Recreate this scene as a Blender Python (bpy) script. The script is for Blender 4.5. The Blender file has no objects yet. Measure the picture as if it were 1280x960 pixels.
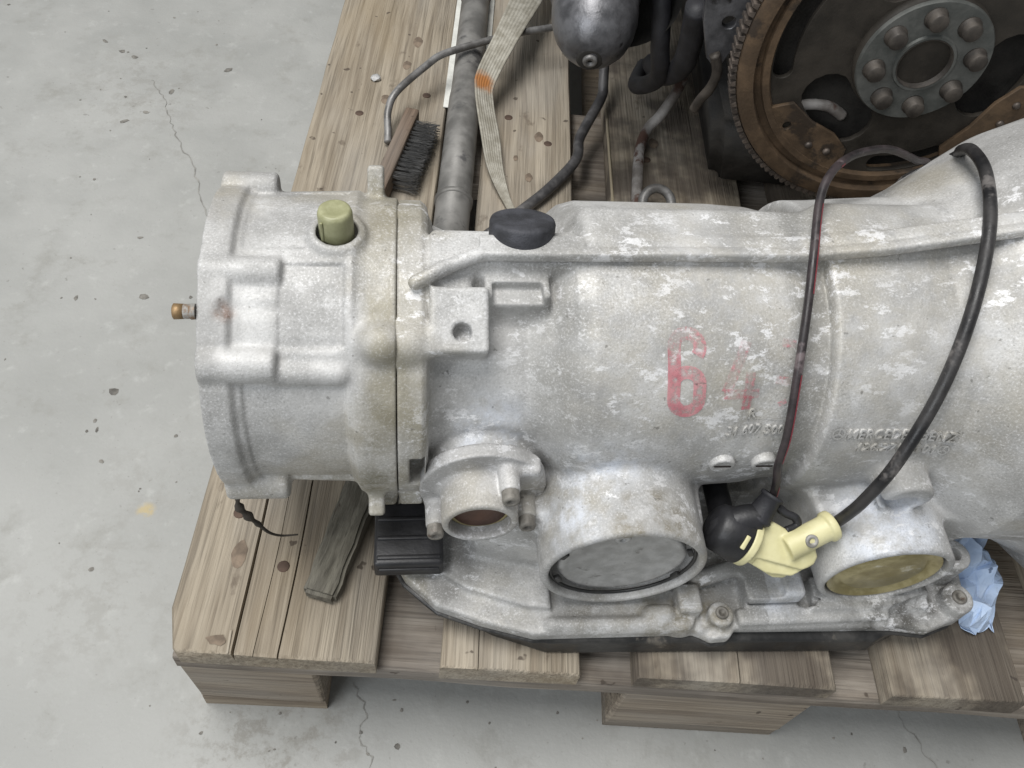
import bpy, bmesh, math, random
import numpy as np
from mathutils import Vector, Matrix, noise
from mathutils.bvhtree import BVHTree
random.seed(7); RNG = np.random.default_rng(7)
scene = bpy.context.scene
C = scene.collection

# ------------------------------------------------------------------ camera, light, exposure
cam_d = bpy.data.cameras.new('camera'); cam = bpy.data.objects.new('camera', cam_d); C.objects.link(cam)
scene.camera = cam
yaw, pit, rol = (math.radians(a) for a in (5.82, 53.27, 9.48))
F = Vector((math.sin(yaw)*math.cos(pit), math.cos(yaw)*math.cos(pit), -math.sin(pit)))
Rv = Vector((math.cos(yaw), -math.sin(yaw), 0)); Uv = Rv.cross(F)
R2 = Rv*math.cos(rol) + Uv*math.sin(rol); U2 = -Rv*math.sin(rol) + Uv*math.cos(rol)
M = Matrix((R2, U2, -F)).transposed().to_4x4(); M.translation = Vector((.187, -.182, .721))
cam.matrix_world = M
cam_d.sensor_width = 36; cam_d.lens = 1040/1280*36; cam_d.clip_start = .01; cam_d.clip_end = 100

world = bpy.data.worlds.new('World'); scene.world = world; world.use_nodes = True
bg = world.node_tree.nodes['Background']; bg.inputs[0].default_value = (.93, .965, 1.0, 1); bg.inputs[1].default_value = .27
def area(name, loc, target, size, power, col):
    l = bpy.data.lights.new(name, 'AREA'); l.shape = 'RECTANGLE'; l.size, l.size_y = size; l.energy = power; l.color = col
    o = bpy.data.objects.new(name, l); C.objects.link(o); o.location = loc
    o.rotation_euler = (Vector(target) - Vector(loc)).to_track_quat('-Z', 'Y').to_euler(); return o
area('roof_light', (-.6, .25, 3.2), (.3, .3, .2), (1.8, 1.4), 108, (1, .985, .96))
area('door_light', (-1.9, -2.3, 2.5), (.3, .3, .2), (2.0, 1.6), 62, (.92, .96, 1))
scene.view_settings.view_transform = 'Standard'; scene.view_settings.look = 'None'
scene.view_settings.exposure = 0.0; scene.view_settings.gamma = 1
scene.render.engine = 'CYCLES'
scene.cycles.max_bounces = 5; scene.cycles.diffuse_bounces = 3; scene.cycles.glossy_bounces = 2; scene.cycles.transmission_bounces = 1

# ------------------------------------------------------------------ materials
def polar(r, deg): return (-r*math.cos(math.radians(deg)), r*math.sin(math.radians(deg)))
class NT:
    def __init__(s, name):
        s.m = bpy.data.materials.new(name); s.m.use_nodes = True; s.t = s.m.node_tree
        s.b = s.t.nodes['Principled BSDF']; s.out = s.t.nodes['Material Output']
        s.tc = s.n('ShaderNodeTexCoord')
    def n(s, typ, **kw):
        x = s.t.nodes.new(typ)
        for k, v in kw.items(): setattr(x, k, v)
        return x
    def l(s, a, b): s.t.links.new(a, b)
    def obj(s, scale=(1, 1, 1), loc=(0, 0, 0), rnd=False):
        mp = s.n('ShaderNodeMapping'); s.l(s.tc.outputs['Object'], mp.inputs[0])
        mp.inputs['Scale'].default_value = scale; mp.inputs['Location'].default_value = loc
        if rnd:
            oi = s.n('ShaderNodeObjectInfo'); mu = s.n('ShaderNodeMath', operation='MULTIPLY'); s.l(oi.outputs['Random'], mu.inputs[0]); mu.inputs[1].default_value = 37.
            ad = s.n('ShaderNodeVectorMath', operation='ADD'); s.l(mp.outputs[0], ad.inputs[0]); s.l(mu.outputs[0], ad.inputs[1]); return ad.outputs[0]
        return mp.outputs[0]
    def noise(s, vec, scale, detail=4, rough=.55, dist=0):
        x = s.n('ShaderNodeTexNoise'); s.l(vec, x.inputs['Vector']); x.inputs['Scale'].default_value = scale
        x.inputs['Detail'].default_value = detail; x.inputs['Roughness'].default_value = rough; x.inputs['Distortion'].default_value = dist
        return x.outputs['Fac']
    def ramp(s, fac, a, b, va=0., vb=1.):
        x = s.n('ShaderNodeMapRange'); x.interpolation_type = 'SMOOTHSTEP'; s.l(fac, x.inputs[0])
        for i, v in zip((1, 2, 3, 4), (a, b, va, vb)): x.inputs[i].default_value = v
        return x.outputs[0]
    def math(s, op, a, b):
        x = s.n('ShaderNodeMath', operation=op)
        for i, v in enumerate((a, b)):
            if isinstance(v, (int, float)): x.inputs[i].default_value = v
            else: s.l(v, x.inputs[i])
        return x.outputs[0]
    def mix(s, fac, a, b, mode='MIX'):
        x = s.n('ShaderNodeMix', data_type='RGBA', blend_type=mode)
        for i, v in ((0, fac), (6, a), (7, b)):
            if isinstance(v, (int, float)): x.inputs[i].default_value = v
            elif isinstance(v, tuple): x.inputs[i].default_value = v + (1,)
            else: s.l(v, x.inputs[i])
        return x.outputs[2]
    def bump(s, h, strength, dist, prev=None):
        x = s.n('ShaderNodeBump'); s.l(h, x.inputs['Height']); x.inputs['Strength'].default_value = strength; x.inputs['Distance'].default_value = dist
        if prev: s.l(prev, x.inputs['Normal'])
        return x.outputs[0]
    def fin(s, col, rough=.6, metal=0., nrm=None, spec=None):
        if isinstance(col, tuple): s.b.inputs['Base Color'].default_value = col + (1,)
        else: s.l(col, s.b.inputs['Base Color'])
        for k, v in (('Roughness', rough), ('Metallic', metal)):
            if isinstance(v, (int, float)): s.b.inputs[k].default_value = v
            else: s.l(v, s.b.inputs[k])
        if nrm: s.l(nrm, s.b.inputs['Normal'])
        if spec is not None: s.b.inputs['Specular IOR Level'].default_value = spec
        return s.m
    def axis(s, i):
        x = s.n('ShaderNodeSeparateXYZ'); s.l(s.tc.outputs['Object'], x.inputs[0]); return x.outputs[i]

def cast_mat(name, oxide=1., stain=None, tint=(1, 1, 1), dark=1., grime_skylight=(), bands=()):
    t = NT(name); v = t.obj()
    k = lambda c: tuple(a*b*dark for a, b in zip(c, tint))
    big = t.ramp(t.noise(v, 22, 5), .35, .68)
    col = t.mix(big, k((.335, .331, .322)), k((.545, .541, .532)))
    dirt = t.ramp(t.noise(t.obj(loc=(3, 1, 5)), 13, 4), .5, .72)
    col = t.mix(t.math('MULTIPLY', dirt, .65), col, k((.36, .33, .265)))
    if stain:                                   # oily olive-brown film round the bolted joint
        x0, x1, w = stain; ax = t.axis(0)
        band = t.math('MULTIPLY', t.ramp(ax, x0-w, x0+w), t.ramp(ax, x1-w, x1+w, 1, 0))
        sn = t.ramp(t.noise(t.obj(scale=(1, .7, .7)), 30, 5, .6), .40, .66)
        col = t.mix(t.math('MULTIPLY', t.math('MULTIPLY', band, sn), .9), col, (.21, .19, .13))
        col = t.mix(t.math('MULTIPLY', band, .35), col, (.44, .41, .345))
    gn_ = t.ramp(t.noise(t.obj(loc=(1, 6, 3)), 60, 6, .62), .33, .66)
    for x, y, z, r, am, c in grime_skylight:  # real grime, plus pale blue spots that paint in skylight
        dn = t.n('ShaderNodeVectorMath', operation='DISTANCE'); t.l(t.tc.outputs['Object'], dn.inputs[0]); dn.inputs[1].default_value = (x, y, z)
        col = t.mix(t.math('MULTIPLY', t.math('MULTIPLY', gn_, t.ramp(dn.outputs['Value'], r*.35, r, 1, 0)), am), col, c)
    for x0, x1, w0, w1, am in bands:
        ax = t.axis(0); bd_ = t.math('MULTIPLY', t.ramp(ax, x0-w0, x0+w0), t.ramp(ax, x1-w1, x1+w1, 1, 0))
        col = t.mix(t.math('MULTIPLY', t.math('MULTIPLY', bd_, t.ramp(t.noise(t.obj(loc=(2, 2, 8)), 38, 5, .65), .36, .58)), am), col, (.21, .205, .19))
    ox = t.ramp(t.noise(t.obj(scale=(.8, 1.3, 1.3)), 70, 7, .78, .1), .545, .60)
    ox2 = t.ramp(t.noise(t.obj(loc=(5, 5, 5)), 10, 3), .36, .60)
    col = t.mix(t.math('MULTIPLY', t.math('MULTIPLY', ox, ox2), .75*oxide), col, k((.80, .80, .81)))
    sp = t.noise(v, 760, 3, .7)
    pv = t.ramp(t.noise(t.obj(loc=(8, 3, 2)), 17, 4, .6), .32, .66, .45, 1.)
    col = t.mix(t.math('MULTIPLY', t.ramp(sp, .52, .70, 0, .46), pv), col, k((.80, .80, .81)))
    col = t.mix(t.math('MULTIPLY', t.ramp(sp, .48, .30, 0, .5), pv), col, k((.20, .20, .19)))
    scr = t.ramp(t.noise(t.obj((14, 260, 260), (1, 1, 4)), 1, 3, .6), .70, .76)
    col = t.mix(t.math('MULTIPLY', scr, .35), col, k((.75, .75, .75)))
    pits = t.ramp(t.noise(t.obj(loc=(9, 2, 1)), 230, 2, .5), .70, .76)
    col = t.mix(t.math('MULTIPLY', pits, .5), col, (.10, .095, .085))
    h = t.noise(v, 520, 4, .65); h2 = t.noise(v, 110, 3, .5)
    nb = t.bump(h, .32, .0009); nb = t.bump(h2, .22, .0016, nb)
    return t.fin(col, t.ramp(t.noise(v, 60), .3, .7, .50, .72), .18, nb, .4)

def metal_mat(name, c1, c2, scale=60, rough=(.4, .6), metal=.5, bump=.25, c3=None, t3=.6, bscale=400, wear=None):
    t = NT(name); v = t.obj(rnd=True)
    col = t.mix(t.ramp(t.noise(v, scale, 5, .62), .36, .66), c1, c2)
    if c3: col = t.mix(t.ramp(t.noise(t.obj(loc=(4, 4, 4)), scale*.6, 5, .65), t3, t3+.08), col, c3)
    nb = t.bump(t.noise(v, bscale, 4, .6), bump, .0008)
    return t.fin(col, t.ramp(t.noise(v, scale*2, 3), .3, .7, *rough), metal, nb)

def wood_mat(name, ax=1, c1=(.25, .208, .156), c2=(.385, .332, .258), stain=0., grey=.38):
    t = NT(name)
    def sc(a, b):
        q = [b, b, b]; q[ax] = a; return tuple(q)
    warp = t.noise(t.obj(sc(2.2, 9), rnd=True), 1, 2)
    wv = t.n('ShaderNodeVectorMath', operation='SCALE'); 
    comb = t.n('ShaderNodeCombineXYZ'); t.l(warp, comb.inputs[0 if ax else 1]); t.l(warp, comb.inputs[2]); t.l(comb.outputs[0], wv.inputs[0]); wv.inputs['Scale'].default_value = 3.2
    ad = t.n('ShaderNodeVectorMath', operation='ADD'); t.l(t.obj(sc(5, 150), rnd=True), ad.inputs[0]); t.l(wv.outputs[0], ad.inputs[1])
    g = t.noise(ad.outputs[0], 1.0, 5, .6)
    ad2 = t.n('ShaderNodeVectorMath', operation='ADD'); t.l(t.obj(sc(9, 430), rnd=True), ad2.inputs[0]); t.l(wv.outputs[0], ad2.inputs[1])
    fg = t.noise(ad2.outputs[0], 1.0, 3, .6)
    col = t.mix(t.ramp(g, .34, .66), c1, c2)
    col = t.mix(t.ramp(fg, .52, .30, 0, .55), col, tuple(a*.5 for a in c1))
    big = t.noise(t.obj(sc(4, 11), rnd=True), 1, 4)
    col = t.mix(t.ramp(big, .45, .70, 0, grey), col, (.335, .32, .295))
    col = t.mix(t.ramp(big, .46, .28, 0, .45), col, (.30, .235, .15))
    col = t.mix(t.ramp(t.noise(t.obj(sc(26, 40), rnd=True), 1, 5, .6), .63, .72, 0, .55), col, (.10, .075, .055))
    spots = t.ramp(t.noise(t.obj((1, 1, 1), rnd=True), 75, 2, .5), .715, .75)
    col = t.mix(t.math('MULTIPLY', spots, .75), col, (.06, .045, .035))
    if stain:
        s_ = t.ramp(t.noise(t.obj((1, 1, 1), (2, 7, 1)), 11, 4, .6), .42, .60)
        col = t.mix(t.math('MULTIPLY', s_, stain), col, (.055, .045, .04))
    oi = t.n('ShaderNodeObjectInfo')
    hv = t.n('ShaderNodeHueSaturation'); t.l(col, hv.inputs['Color']); t.l(t.ramp(oi.outputs['Random'], 0, 1, .82, 1.15), hv.inputs['Value'])
    nb = t.bump(fg, .8, .0018); nb = t.bump(g, .4, .002, nb)
    return t.fin(hv.outputs[0], .82, 0, nb, .25)

def plain(name, col, rough=.5, metal=0., bump=.15, bscale=500, var=.25):
    t = NT(name); v = t.obj()
    c = t.mix(t.ramp(t.noise(v, 70, 5, .6), .3, .7), tuple(a*(1-var) for a in col), tuple(min(1, a*(1+var)) for a in col))
    return t.fin(c, rough, metal, t.bump(t.noise(v, bscale, 3), bump, .0008))

m_tail = cast_mat('cast_aluminium_tail', .35, (.1415, .19, .007), (1, 1, 1), 1., ((.0695, polar(.096, 61)[0], polar(.096, 61)[1], .009, .95, (.16, .075, .04)), (.150, -.088, .035, .03, .6, (.19, .17, .115)), (.148, -.094, -.02, .03, .8, (.17, .155, .10))))
BLK, OLV, SKY_BLU, BGE = (.085, .08, .07), (.205, .18, .13), (.68, .72, .80), (.42, .395, .34)  # the pale blue paints skylight into the case colour; the rest is grime
m_case = cast_mat('cast_aluminium_case', 1., (.13, .178, .006), (1, 1, 1), 1., ((.335, -.07, .075, .13, .55, BGE), (.47, -.06, .09, .12, .45, BGE), (.285, -.110, -.015, .060, .75, SKY_BLU), (.470, -.125, -.03, .045, .75, SKY_BLU), (.215, -.085, .018, .035, .7, SKY_BLU), (.42, -.135, -.10, .03, .5, SKY_BLU), (.23, -.13, -.112, .04, .4, BGE), (.497, -.150, -.112, .042, .9, BLK), (.540, -.150, -.105, .042, .9, BLK), (.362, -.150, -.110, .034, .85, OLV), (.334, -.150, -.110, .030, .7, OLV), (.300, -.150, -.112, .04, .45, OLV), (.188, -.115, -.112, .035, .5, BLK), (.309, -.135, -.006, .047, .95, OLV), (.376, -.152, -.106, .016, .7, OLV), (.50, -.10, .02, .05, .3, OLV)), ((.386, .4112, .006, .0005, .6), (.238, .268, .008, .004, .45)))
m_gov = cast_mat('cast_aluminium_cover', .8, None, (1.0, 1.0, 1.01))
m_bolt = metal_mat('dull_zinc', (.24, .23, .21), (.38, .37, .35), 90, (.5, .7), .35, .2, (.19, .12, .07), .6)
m_boltd = metal_mat('dirty_bolt', (.13, .12, .105), (.25, .235, .21), 120, (.5, .7), .3, .3, (.10, .06, .04), .6)
m_rusty = metal_mat('rusty_steel', (.085, .042, .028), (.15, .078, .045), 70, (.7, .9), .1, .5, (.07, .045, .035), .58)
m_ring = metal_mat('rusted_ring', (.080, .053, .032), (.150, .098, .057), 40, (.6, .85), .15, .4, (.045, .032, .022), .56)
m_tooth = metal_mat('tooth_steel', (.10, .085, .075), (.20, .165, .14), 90, (.45, .65), .6, .3)
m_plate = metal_mat('dark_plate', (.030, .026, .021), (.054, .046, .037), 30, (.55, .75), .3, .3, (.09, .055, .035), .66)
m_hub = metal_mat('grey_hub', (.085, .09, .084), (.145, .148, .138), 50, (.55, .7), .3, .3)
m_hubbolt = metal_mat('brown_bolt', (.055, .048, .042), (.095, .082, .07), 80, (.5, .7), .4, .3)
m_block = metal_mat('engine_black', (.014, .013, .012), (.035, .032, .028), 25, (.6, .85), .1, .4)
m_dome = metal_mat('grey_paint_metal', (.085, .085, .09), (.17, .17, .18), 45, (.28, .5), .55, .35, (.03, .028, .028), .6)
m_cover1 = metal_mat('grey_cover', (.34, .338, .33), (.45, .447, .44), 120, (.4, .6), .35, .4, (.25, .245, .235), .62, 250)
m_gold = metal_mat('yellow_passivated', (.27, .225, .10), (.46, .40, .22), 70, (.28, .45), .3, .3, (.60, .57, .45), .60, 300)
m_pan = metal_mat('pan_black', (.022, .022, .022), (.055, .053, .05), 50, (.35, .6), .2, .25, (.15, .135, .115), .60)
m_rubber = plain('black_rubber', (.022, .022, .026), .62, 0, .35, 700, .35)
m_black = plain('black_plastic', (.016, .016, .018), .45, 0, .2, 500, .4)
m_cap = plain('dusty_black_cap', (.038, .039, .046), .7, 0, .6, 900, .5)
m_cable = metal_mat('cable_black', (.011, .011, .012), (.035, .033, .033), 40, (.35, .6), 0, .3, (.13, .12, .115), .55)
m_thin = metal_mat('cable_dusty', (.018, .015, .016), (.05, .038, .04), 55, (.35, .55), 0, .15, (.14, .112, .115), .60)
m_red = plain('cable_red_stripe', (.33, .03, .05), .5)
m_tan = metal_mat('plug_tan', (.25, .25, .135), (.36, .36, .215), 70, (.4, .6), 0, .2, (.20, .19, .11), .64)
m_yel = metal_mat('connector_cream', (.58, .54, .30), (.66, .62, .37), 60, (.38, .55), 0, .2, (.27, .23, .13), .60)
m_dark = plain('shadow_bore', (.03, .022, .018), .7)
m_brown = plain('brown_shaft', (.09, .045, .03), .5, .3)
m_steel = metal_mat('old_pipe', (.14, .135, .13), (.27, .265, .26), 50, (.4, .6), .45, .3, (.10, .075, .06), .6)
m_pipe2 = metal_mat('dark_pipe', (.07, .068, .07), (.16, .155, .155), 50, (.4, .6), .4, .3)
m_pipe3 = metal_mat('chalky_pipe', (.20, .18, .165), (.44, .42, .40), 35, (.6, .8), .2, .3, (.11, .06, .045), .52)
m_tube = metal_mat('grey_tube', (.13, .126, .118), (.235, .228, .215), 28, (.45, .6), .25, .2, (.085, .083, .082), .60)
m_white = plain('white_card', (.60, .60, .56), .8, 0, .3, 120, .12)
m_board = wood_mat('pallet_board')
m_board_s = wood_mat('pallet_board_oily', stain=.72)
m_cross = wood_mat('cross_board', 0, (.19, .16, .13), (.31, .272, .23), .35)
m_blockw = wood_mat('pallet_block', 0, (.19, .155, .12), (.32, .27, .21))
m_wedge = wood_mat('weathered_wedge', 1, (.11, .10, .078), (.215, .20, .16), 0, .25)
m_brushw = wood_mat('brush_handle_wood', 1, (.14, .095, .065), (.23, .165, .12), 0, .3)
m_wire = plain('brush_wire', (.17, .168, .165), .45, .4, .1)
m_paint = None

def floor_mat():
    t = NT('painted_concrete'); v = t.obj()
    col = t.mix(t.ramp(t.noise(v, 5, 6, .6), .3, .7), (.315, .317, .302), (.380, .381, .364))
    col = t.mix(t.ramp(t.noise(v, 45, 5, .65), .55, .75, 0, .35), col, (.50, .505, .485))
    col = t.mix(t.ramp(t.noise(t.obj(loc=(3, 3, 0)), 16, 6, .7), .52, .74, 0, .6), col, (.25, .245, .222))
    n1 = t.ramp(t.noise(t.obj(loc=(7, 1, 0)), 95, 3, .55), .675, .72)
    n2 = t.ramp(t.noise(t.obj(loc=(1, 8, 0)), 6, 3), .45, .6)
    col = t.mix(t.math('MULTIPLY', t.math('MULTIPLY', n1, n2), .65), col, (.20, .195, .18))
    n3 = t.ramp(t.noise(t.obj(loc=(2, 5, 0)), 260, 2, .5), .70, .73)
    col = t.mix(t.math('MULTIPLY', n3, .4), col, (.22, .21, .195))
    # grubby scuffed corner in front of the pallet and a yellow paint dab
    def spot(x, y, r0, r1):
        sv = t.n('ShaderNodeVectorMath', operation='DISTANCE'); t.l(t.tc.outputs['Object'], sv.inputs[0]); sv.inputs[1].default_value = (x, y, 0)
        return t.ramp(sv.outputs['Value'], r0, r1, 1, 0)
    sm = t.ramp(t.noise(t.obj(loc=(4, 9, 0)), 42, 7, .72), .47, .60)
    for x, y, r, a in ((.06, -.03, .11, .55), (-.12, .08, .10, .22), (-.28, .80, .16, .25), (-.1, .2, .09, .15)):
        col = t.mix(t.math('MULTIPLY', t.math('MULTIPLY', sm, spot(x, y, r*.2, r)), a), col, (.20, .185, .16))
    col = t.mix(t.math('MULTIPLY', t.math('MULTIPLY', sm, spot(-.094, .172, .004, .011)), .6), col, (.52, .40, .17))
    nb = t.bump(t.noise(v, 240, 4, .6), .3, .0008); nb = t.bump(t.noise(v, 30, 4, .6), .3, .002, nb)
    return t.fin(col, t.ramp(t.noise(v, 20, 4), .3, .7, .5, .72), 0, nb, .35)
m_floor = floor_mat()
m_crack = plain('crack_dirt', (.255, .25, .232), .9)
m_chip = plain('dirt_chip', (.19, .18, .162), .9, 0, .3, 400, .5)

def strap_mat():
    t = NT('strap_webbing'); v = t.obj()
    col = t.mix(t.ramp(t.noise(v, 90, 5, .6), .35, .7), (.30, .28, .23), (.47, .45, .39))
    col = t.mix(t.ramp(t.noise(v, 1500, 2), .45, .6, .3, 0), col, (.16, .145, .12))
    sv = t.n('ShaderNodeVectorMath', operation='DISTANCE'); t.l(t.tc.outputs['Object'], sv.inputs[0]); sv.inputs[1].default_value = (.181, .628, .178)
    e = t.math('ADD', sv.outputs['Value'], t.math('MULTIPLY', t.noise(v, 160, 3), .012))
    col = t.mix(t.ramp(e, .013, .024, .92, 0), col, (.36, .14, .035))
    return t.fin(col, .85, 0, t.bump(t.noise(v, 1300, 2), .4, .0006), .2)
def paper_mat():
    t = NT('blue_paper'); v = t.obj()
    col = t.mix(t.ramp(t.noise(v, 60, 4), .3, .7), (.44, .56, .76), (.57, .68, .85))
    col = t.mix(t.ramp(t.noise(t.obj(loc=(3, 1, 2)), 70, 3), .66, .70, 0, .8), col, (.07, .10, .17))
    return t.fin(col, .85, 0, t.bump(t.noise(v, 500, 3), .3, .0008), .15)
def stencil_mat():
    t = NT('worn_red_paint'); v = t.obj()
    t.fin(t.mix(t.ramp(t.noise(v, 60, 3), .3, .7), (.50, .15, .18), (.62, .29, .31)), .7)
    a = t.math('ADD', t.noise(v, 330, 4, .7), t.math('MULTIPLY', t.noise(v, 45, 3, .6), .55))
    at = t.n('ShaderNodeAttribute', attribute_name='wear')
    al = t.ramp(t.math('SUBTRACT', a, at.outputs['Fac']), .50, .82, .06, .74)
    tr = t.n('ShaderNodeBsdfTransparent'); mx = t.n('ShaderNodeMixShader'); t.l(al, mx.inputs[0]); t.l(tr.outputs[0], mx.inputs[1]); t.l(t.b.outputs[0], mx.inputs[2]); t.l(mx.outputs[0], t.out.inputs[0])
    return t.m

# ------------------------------------------------------------------ object helpers
def tag(o, label=None, cat=None, group=None, kind=None):
    for k, v in (('label', label), ('category', cat), ('group', group), ('kind', kind)):
        if v: o[k] = v
    return o
def empty(name, loc, rz=0):
    o = bpy.data.objects.new(name, None); C.objects.link(o); o.location = loc; o.rotation_euler = (0, 0, rz); o.empty_display_size = .05; return o
def link(name, me, m, parent=None, loc=(0, 0, 0), smooth=True):
    o = bpy.data.objects.new(name, me); C.objects.link(o); o.location = loc
    if m and not me.materials: me.materials.append(m)
    if parent: o.parent = parent
    if smooth: me.polygons.foreach_set('use_smooth', [True]*len(me.polygons))
    return o
def mesh(name, vs, fs):
    me = bpy.data.meshes.new(name); me.from_pydata([tuple(v) for v in vs], [], fs); me.update(); return me
def sharp(o, ang=35):
    me = o.data; bm = bmesh.new(); bm.from_mesh(me)
    for e in bm.edges:
        if len(e.link_faces) == 2 and e.calc_face_angle(0) > math.radians(ang): e.smooth = False
    bm.to_mesh(me); bm.free(); return o
def boxmesh(name, size, bev=.002, seg=2, jit=0):
    bm = bmesh.new(); bmesh.ops.create_cube(bm, size=1)
    bmesh.ops.scale(bm, vec=size, verts=bm.verts)
    if bev: bmesh.ops.bevel(bm, geom=bm.edges[:], offset=bev, segments=seg, affect='EDGES', profile=.6)
    if jit:
        for v in bm.verts: v.co += Vector((random.uniform(-jit, jit) for _ in range(3)))
    me = bpy.data.meshes.new(name); bm.to_mesh(me); bm.free(); return me
def frame(d):
    d = Vector(d).normalized(); a = Vector((0, 0, 1)) if abs(d.z) < .9 else Vector((1, 0, 0))
    u = d.cross(a).normalized(); return d, u, u.cross(d)
def lathe(name, prof, p0, axis, n=48, close=True):
    """prof: list of (t along axis, radius)"""
    d, u, w = frame(axis); p0 = Vector(p0); vs, fs = [], []
    for t, r in prof:
        for k in range(n):
            a = 2*math.pi*k/n; vs.append(p0 + d*t + (u*math.cos(a) + w*math.sin(a))*r)
    for i in range(len(prof)-1):
        for k in range(n):
            a, b = i*n+k, i*n+(k+1) % n; fs.append((a, b, b+n, a+n))
    if close:
        fs.append(tuple(range(n-1, -1, -1))); fs.append(tuple((len(prof)-1)*n+k for k in range(n)))
    return mesh(name, vs, fs)
def spline(pts, per=10):
    P = [Vector(p) for p in pts]; out = []
    for i in range(len(P)-1):
        a = P[max(i-1, 0)]; b = P[i]; c = P[i+1]; d = P[min(i+2, len(P)-1)]
        for k in range(per):
            t = k/per
            out.append(.5*((2*b) + (c-a)*t + (2*a-5*b+4*c-d)*t*t + (3*b-a-3*c+d)*t**3))
    out.append(P[-1]); return out
def tube(name, pts, r, n=14, per=10, rprof=None):
    P = spline(pts, per); vs, fs = [], []; u = None
    for i, p in enumerate(P):
        d = (P[min(i+1, len(P)-1)] - P[max(i-1, 0)]).normalized()
        if u is None: _, u, _ = frame(d)
        u = (u - d*u.dot(d)).normalized(); w = d.cross(u)
        rr = rprof(i/(len(P)-1)) if rprof else r
        for k in range(n):
            a = 2*math.pi*k/n; vs.append(p + (u*math.cos(a) + w*math.sin(a))*rr)
    for i in range(len(P)-1):
        for k in range(n):
            a, b = i*n+k, i*n+(k+1) % n; fs.append((a, b, b+n, a+n))
    fs.append(tuple(range(n-1, -1, -1))); fs.append(tuple((len(P)-1)*n+k for k in range(n)))
    return mesh(name, vs, fs)
def hexbolt(name, p, axis, r, h, r2=None, socket=False):
    d, u, w = frame(axis); p = Vector(p); vs, fs = [], []
    n = 24 if socket else 6
    prof = [(0, r), (h*.8, r), (h, r*.86)] + ([(h, r*.5), (h*.45, r*.48)] if socket else [])
    for t, q in prof:
        for k in range(n):
            a = 2*math.pi*k/n; vs.append(p + d*t + (u*math.cos(a) + w*math.sin(a))*q)
    for i in range(len(prof)-1):
        for k in range(n):
            a, b = i*n+k, i*n+(k+1) % n; fs.append((a, b, b+n, a+n))
    fs.append(tuple((len(prof)-1)*n+k for k in range(n)))
    return mesh(name, vs, fs)
def polyplate(name, loops, depth, bev=.0006):
    """2D outline with holes, extruded; lies in local XY"""
    cu = bpy.data.curves.new(name, 'CURVE'); cu.dimensions = '2D'; cu.fill_mode = 'BOTH'; cu.extrude = depth/2; cu.bevel_depth = bev; cu.bevel_resolution = 1
    for lp in loops:
        s = cu.splines.new('POLY'); s.points.add(len(lp)-1); s.use_cyclic_u = True
        for q, (x, y) in zip(s.points, lp): q.co = (x, y, 0, 1)
    o = bpy.data.objects.new(name, cu); C.objects.link(o)
    me = bpy.data.meshes.new_from_object(o.evaluated_get(bpy.context.evaluated_depsgraph_get()))
    bpy.data.objects.remove(o); bpy.data.curves.remove(cu); return me
def circle(x, y, r, n=32, ry=None, rot=0):
    ry = ry or r; out = []
    for k in range(n):
        a = 2*math.pi*k/n; p, q = r*math.cos(a), ry*math.sin(a)
        out.append((x + p*math.cos(rot) - q*math.sin(rot), y + p*math.sin(rot) + q*math.cos(rot)))
    return out

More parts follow.
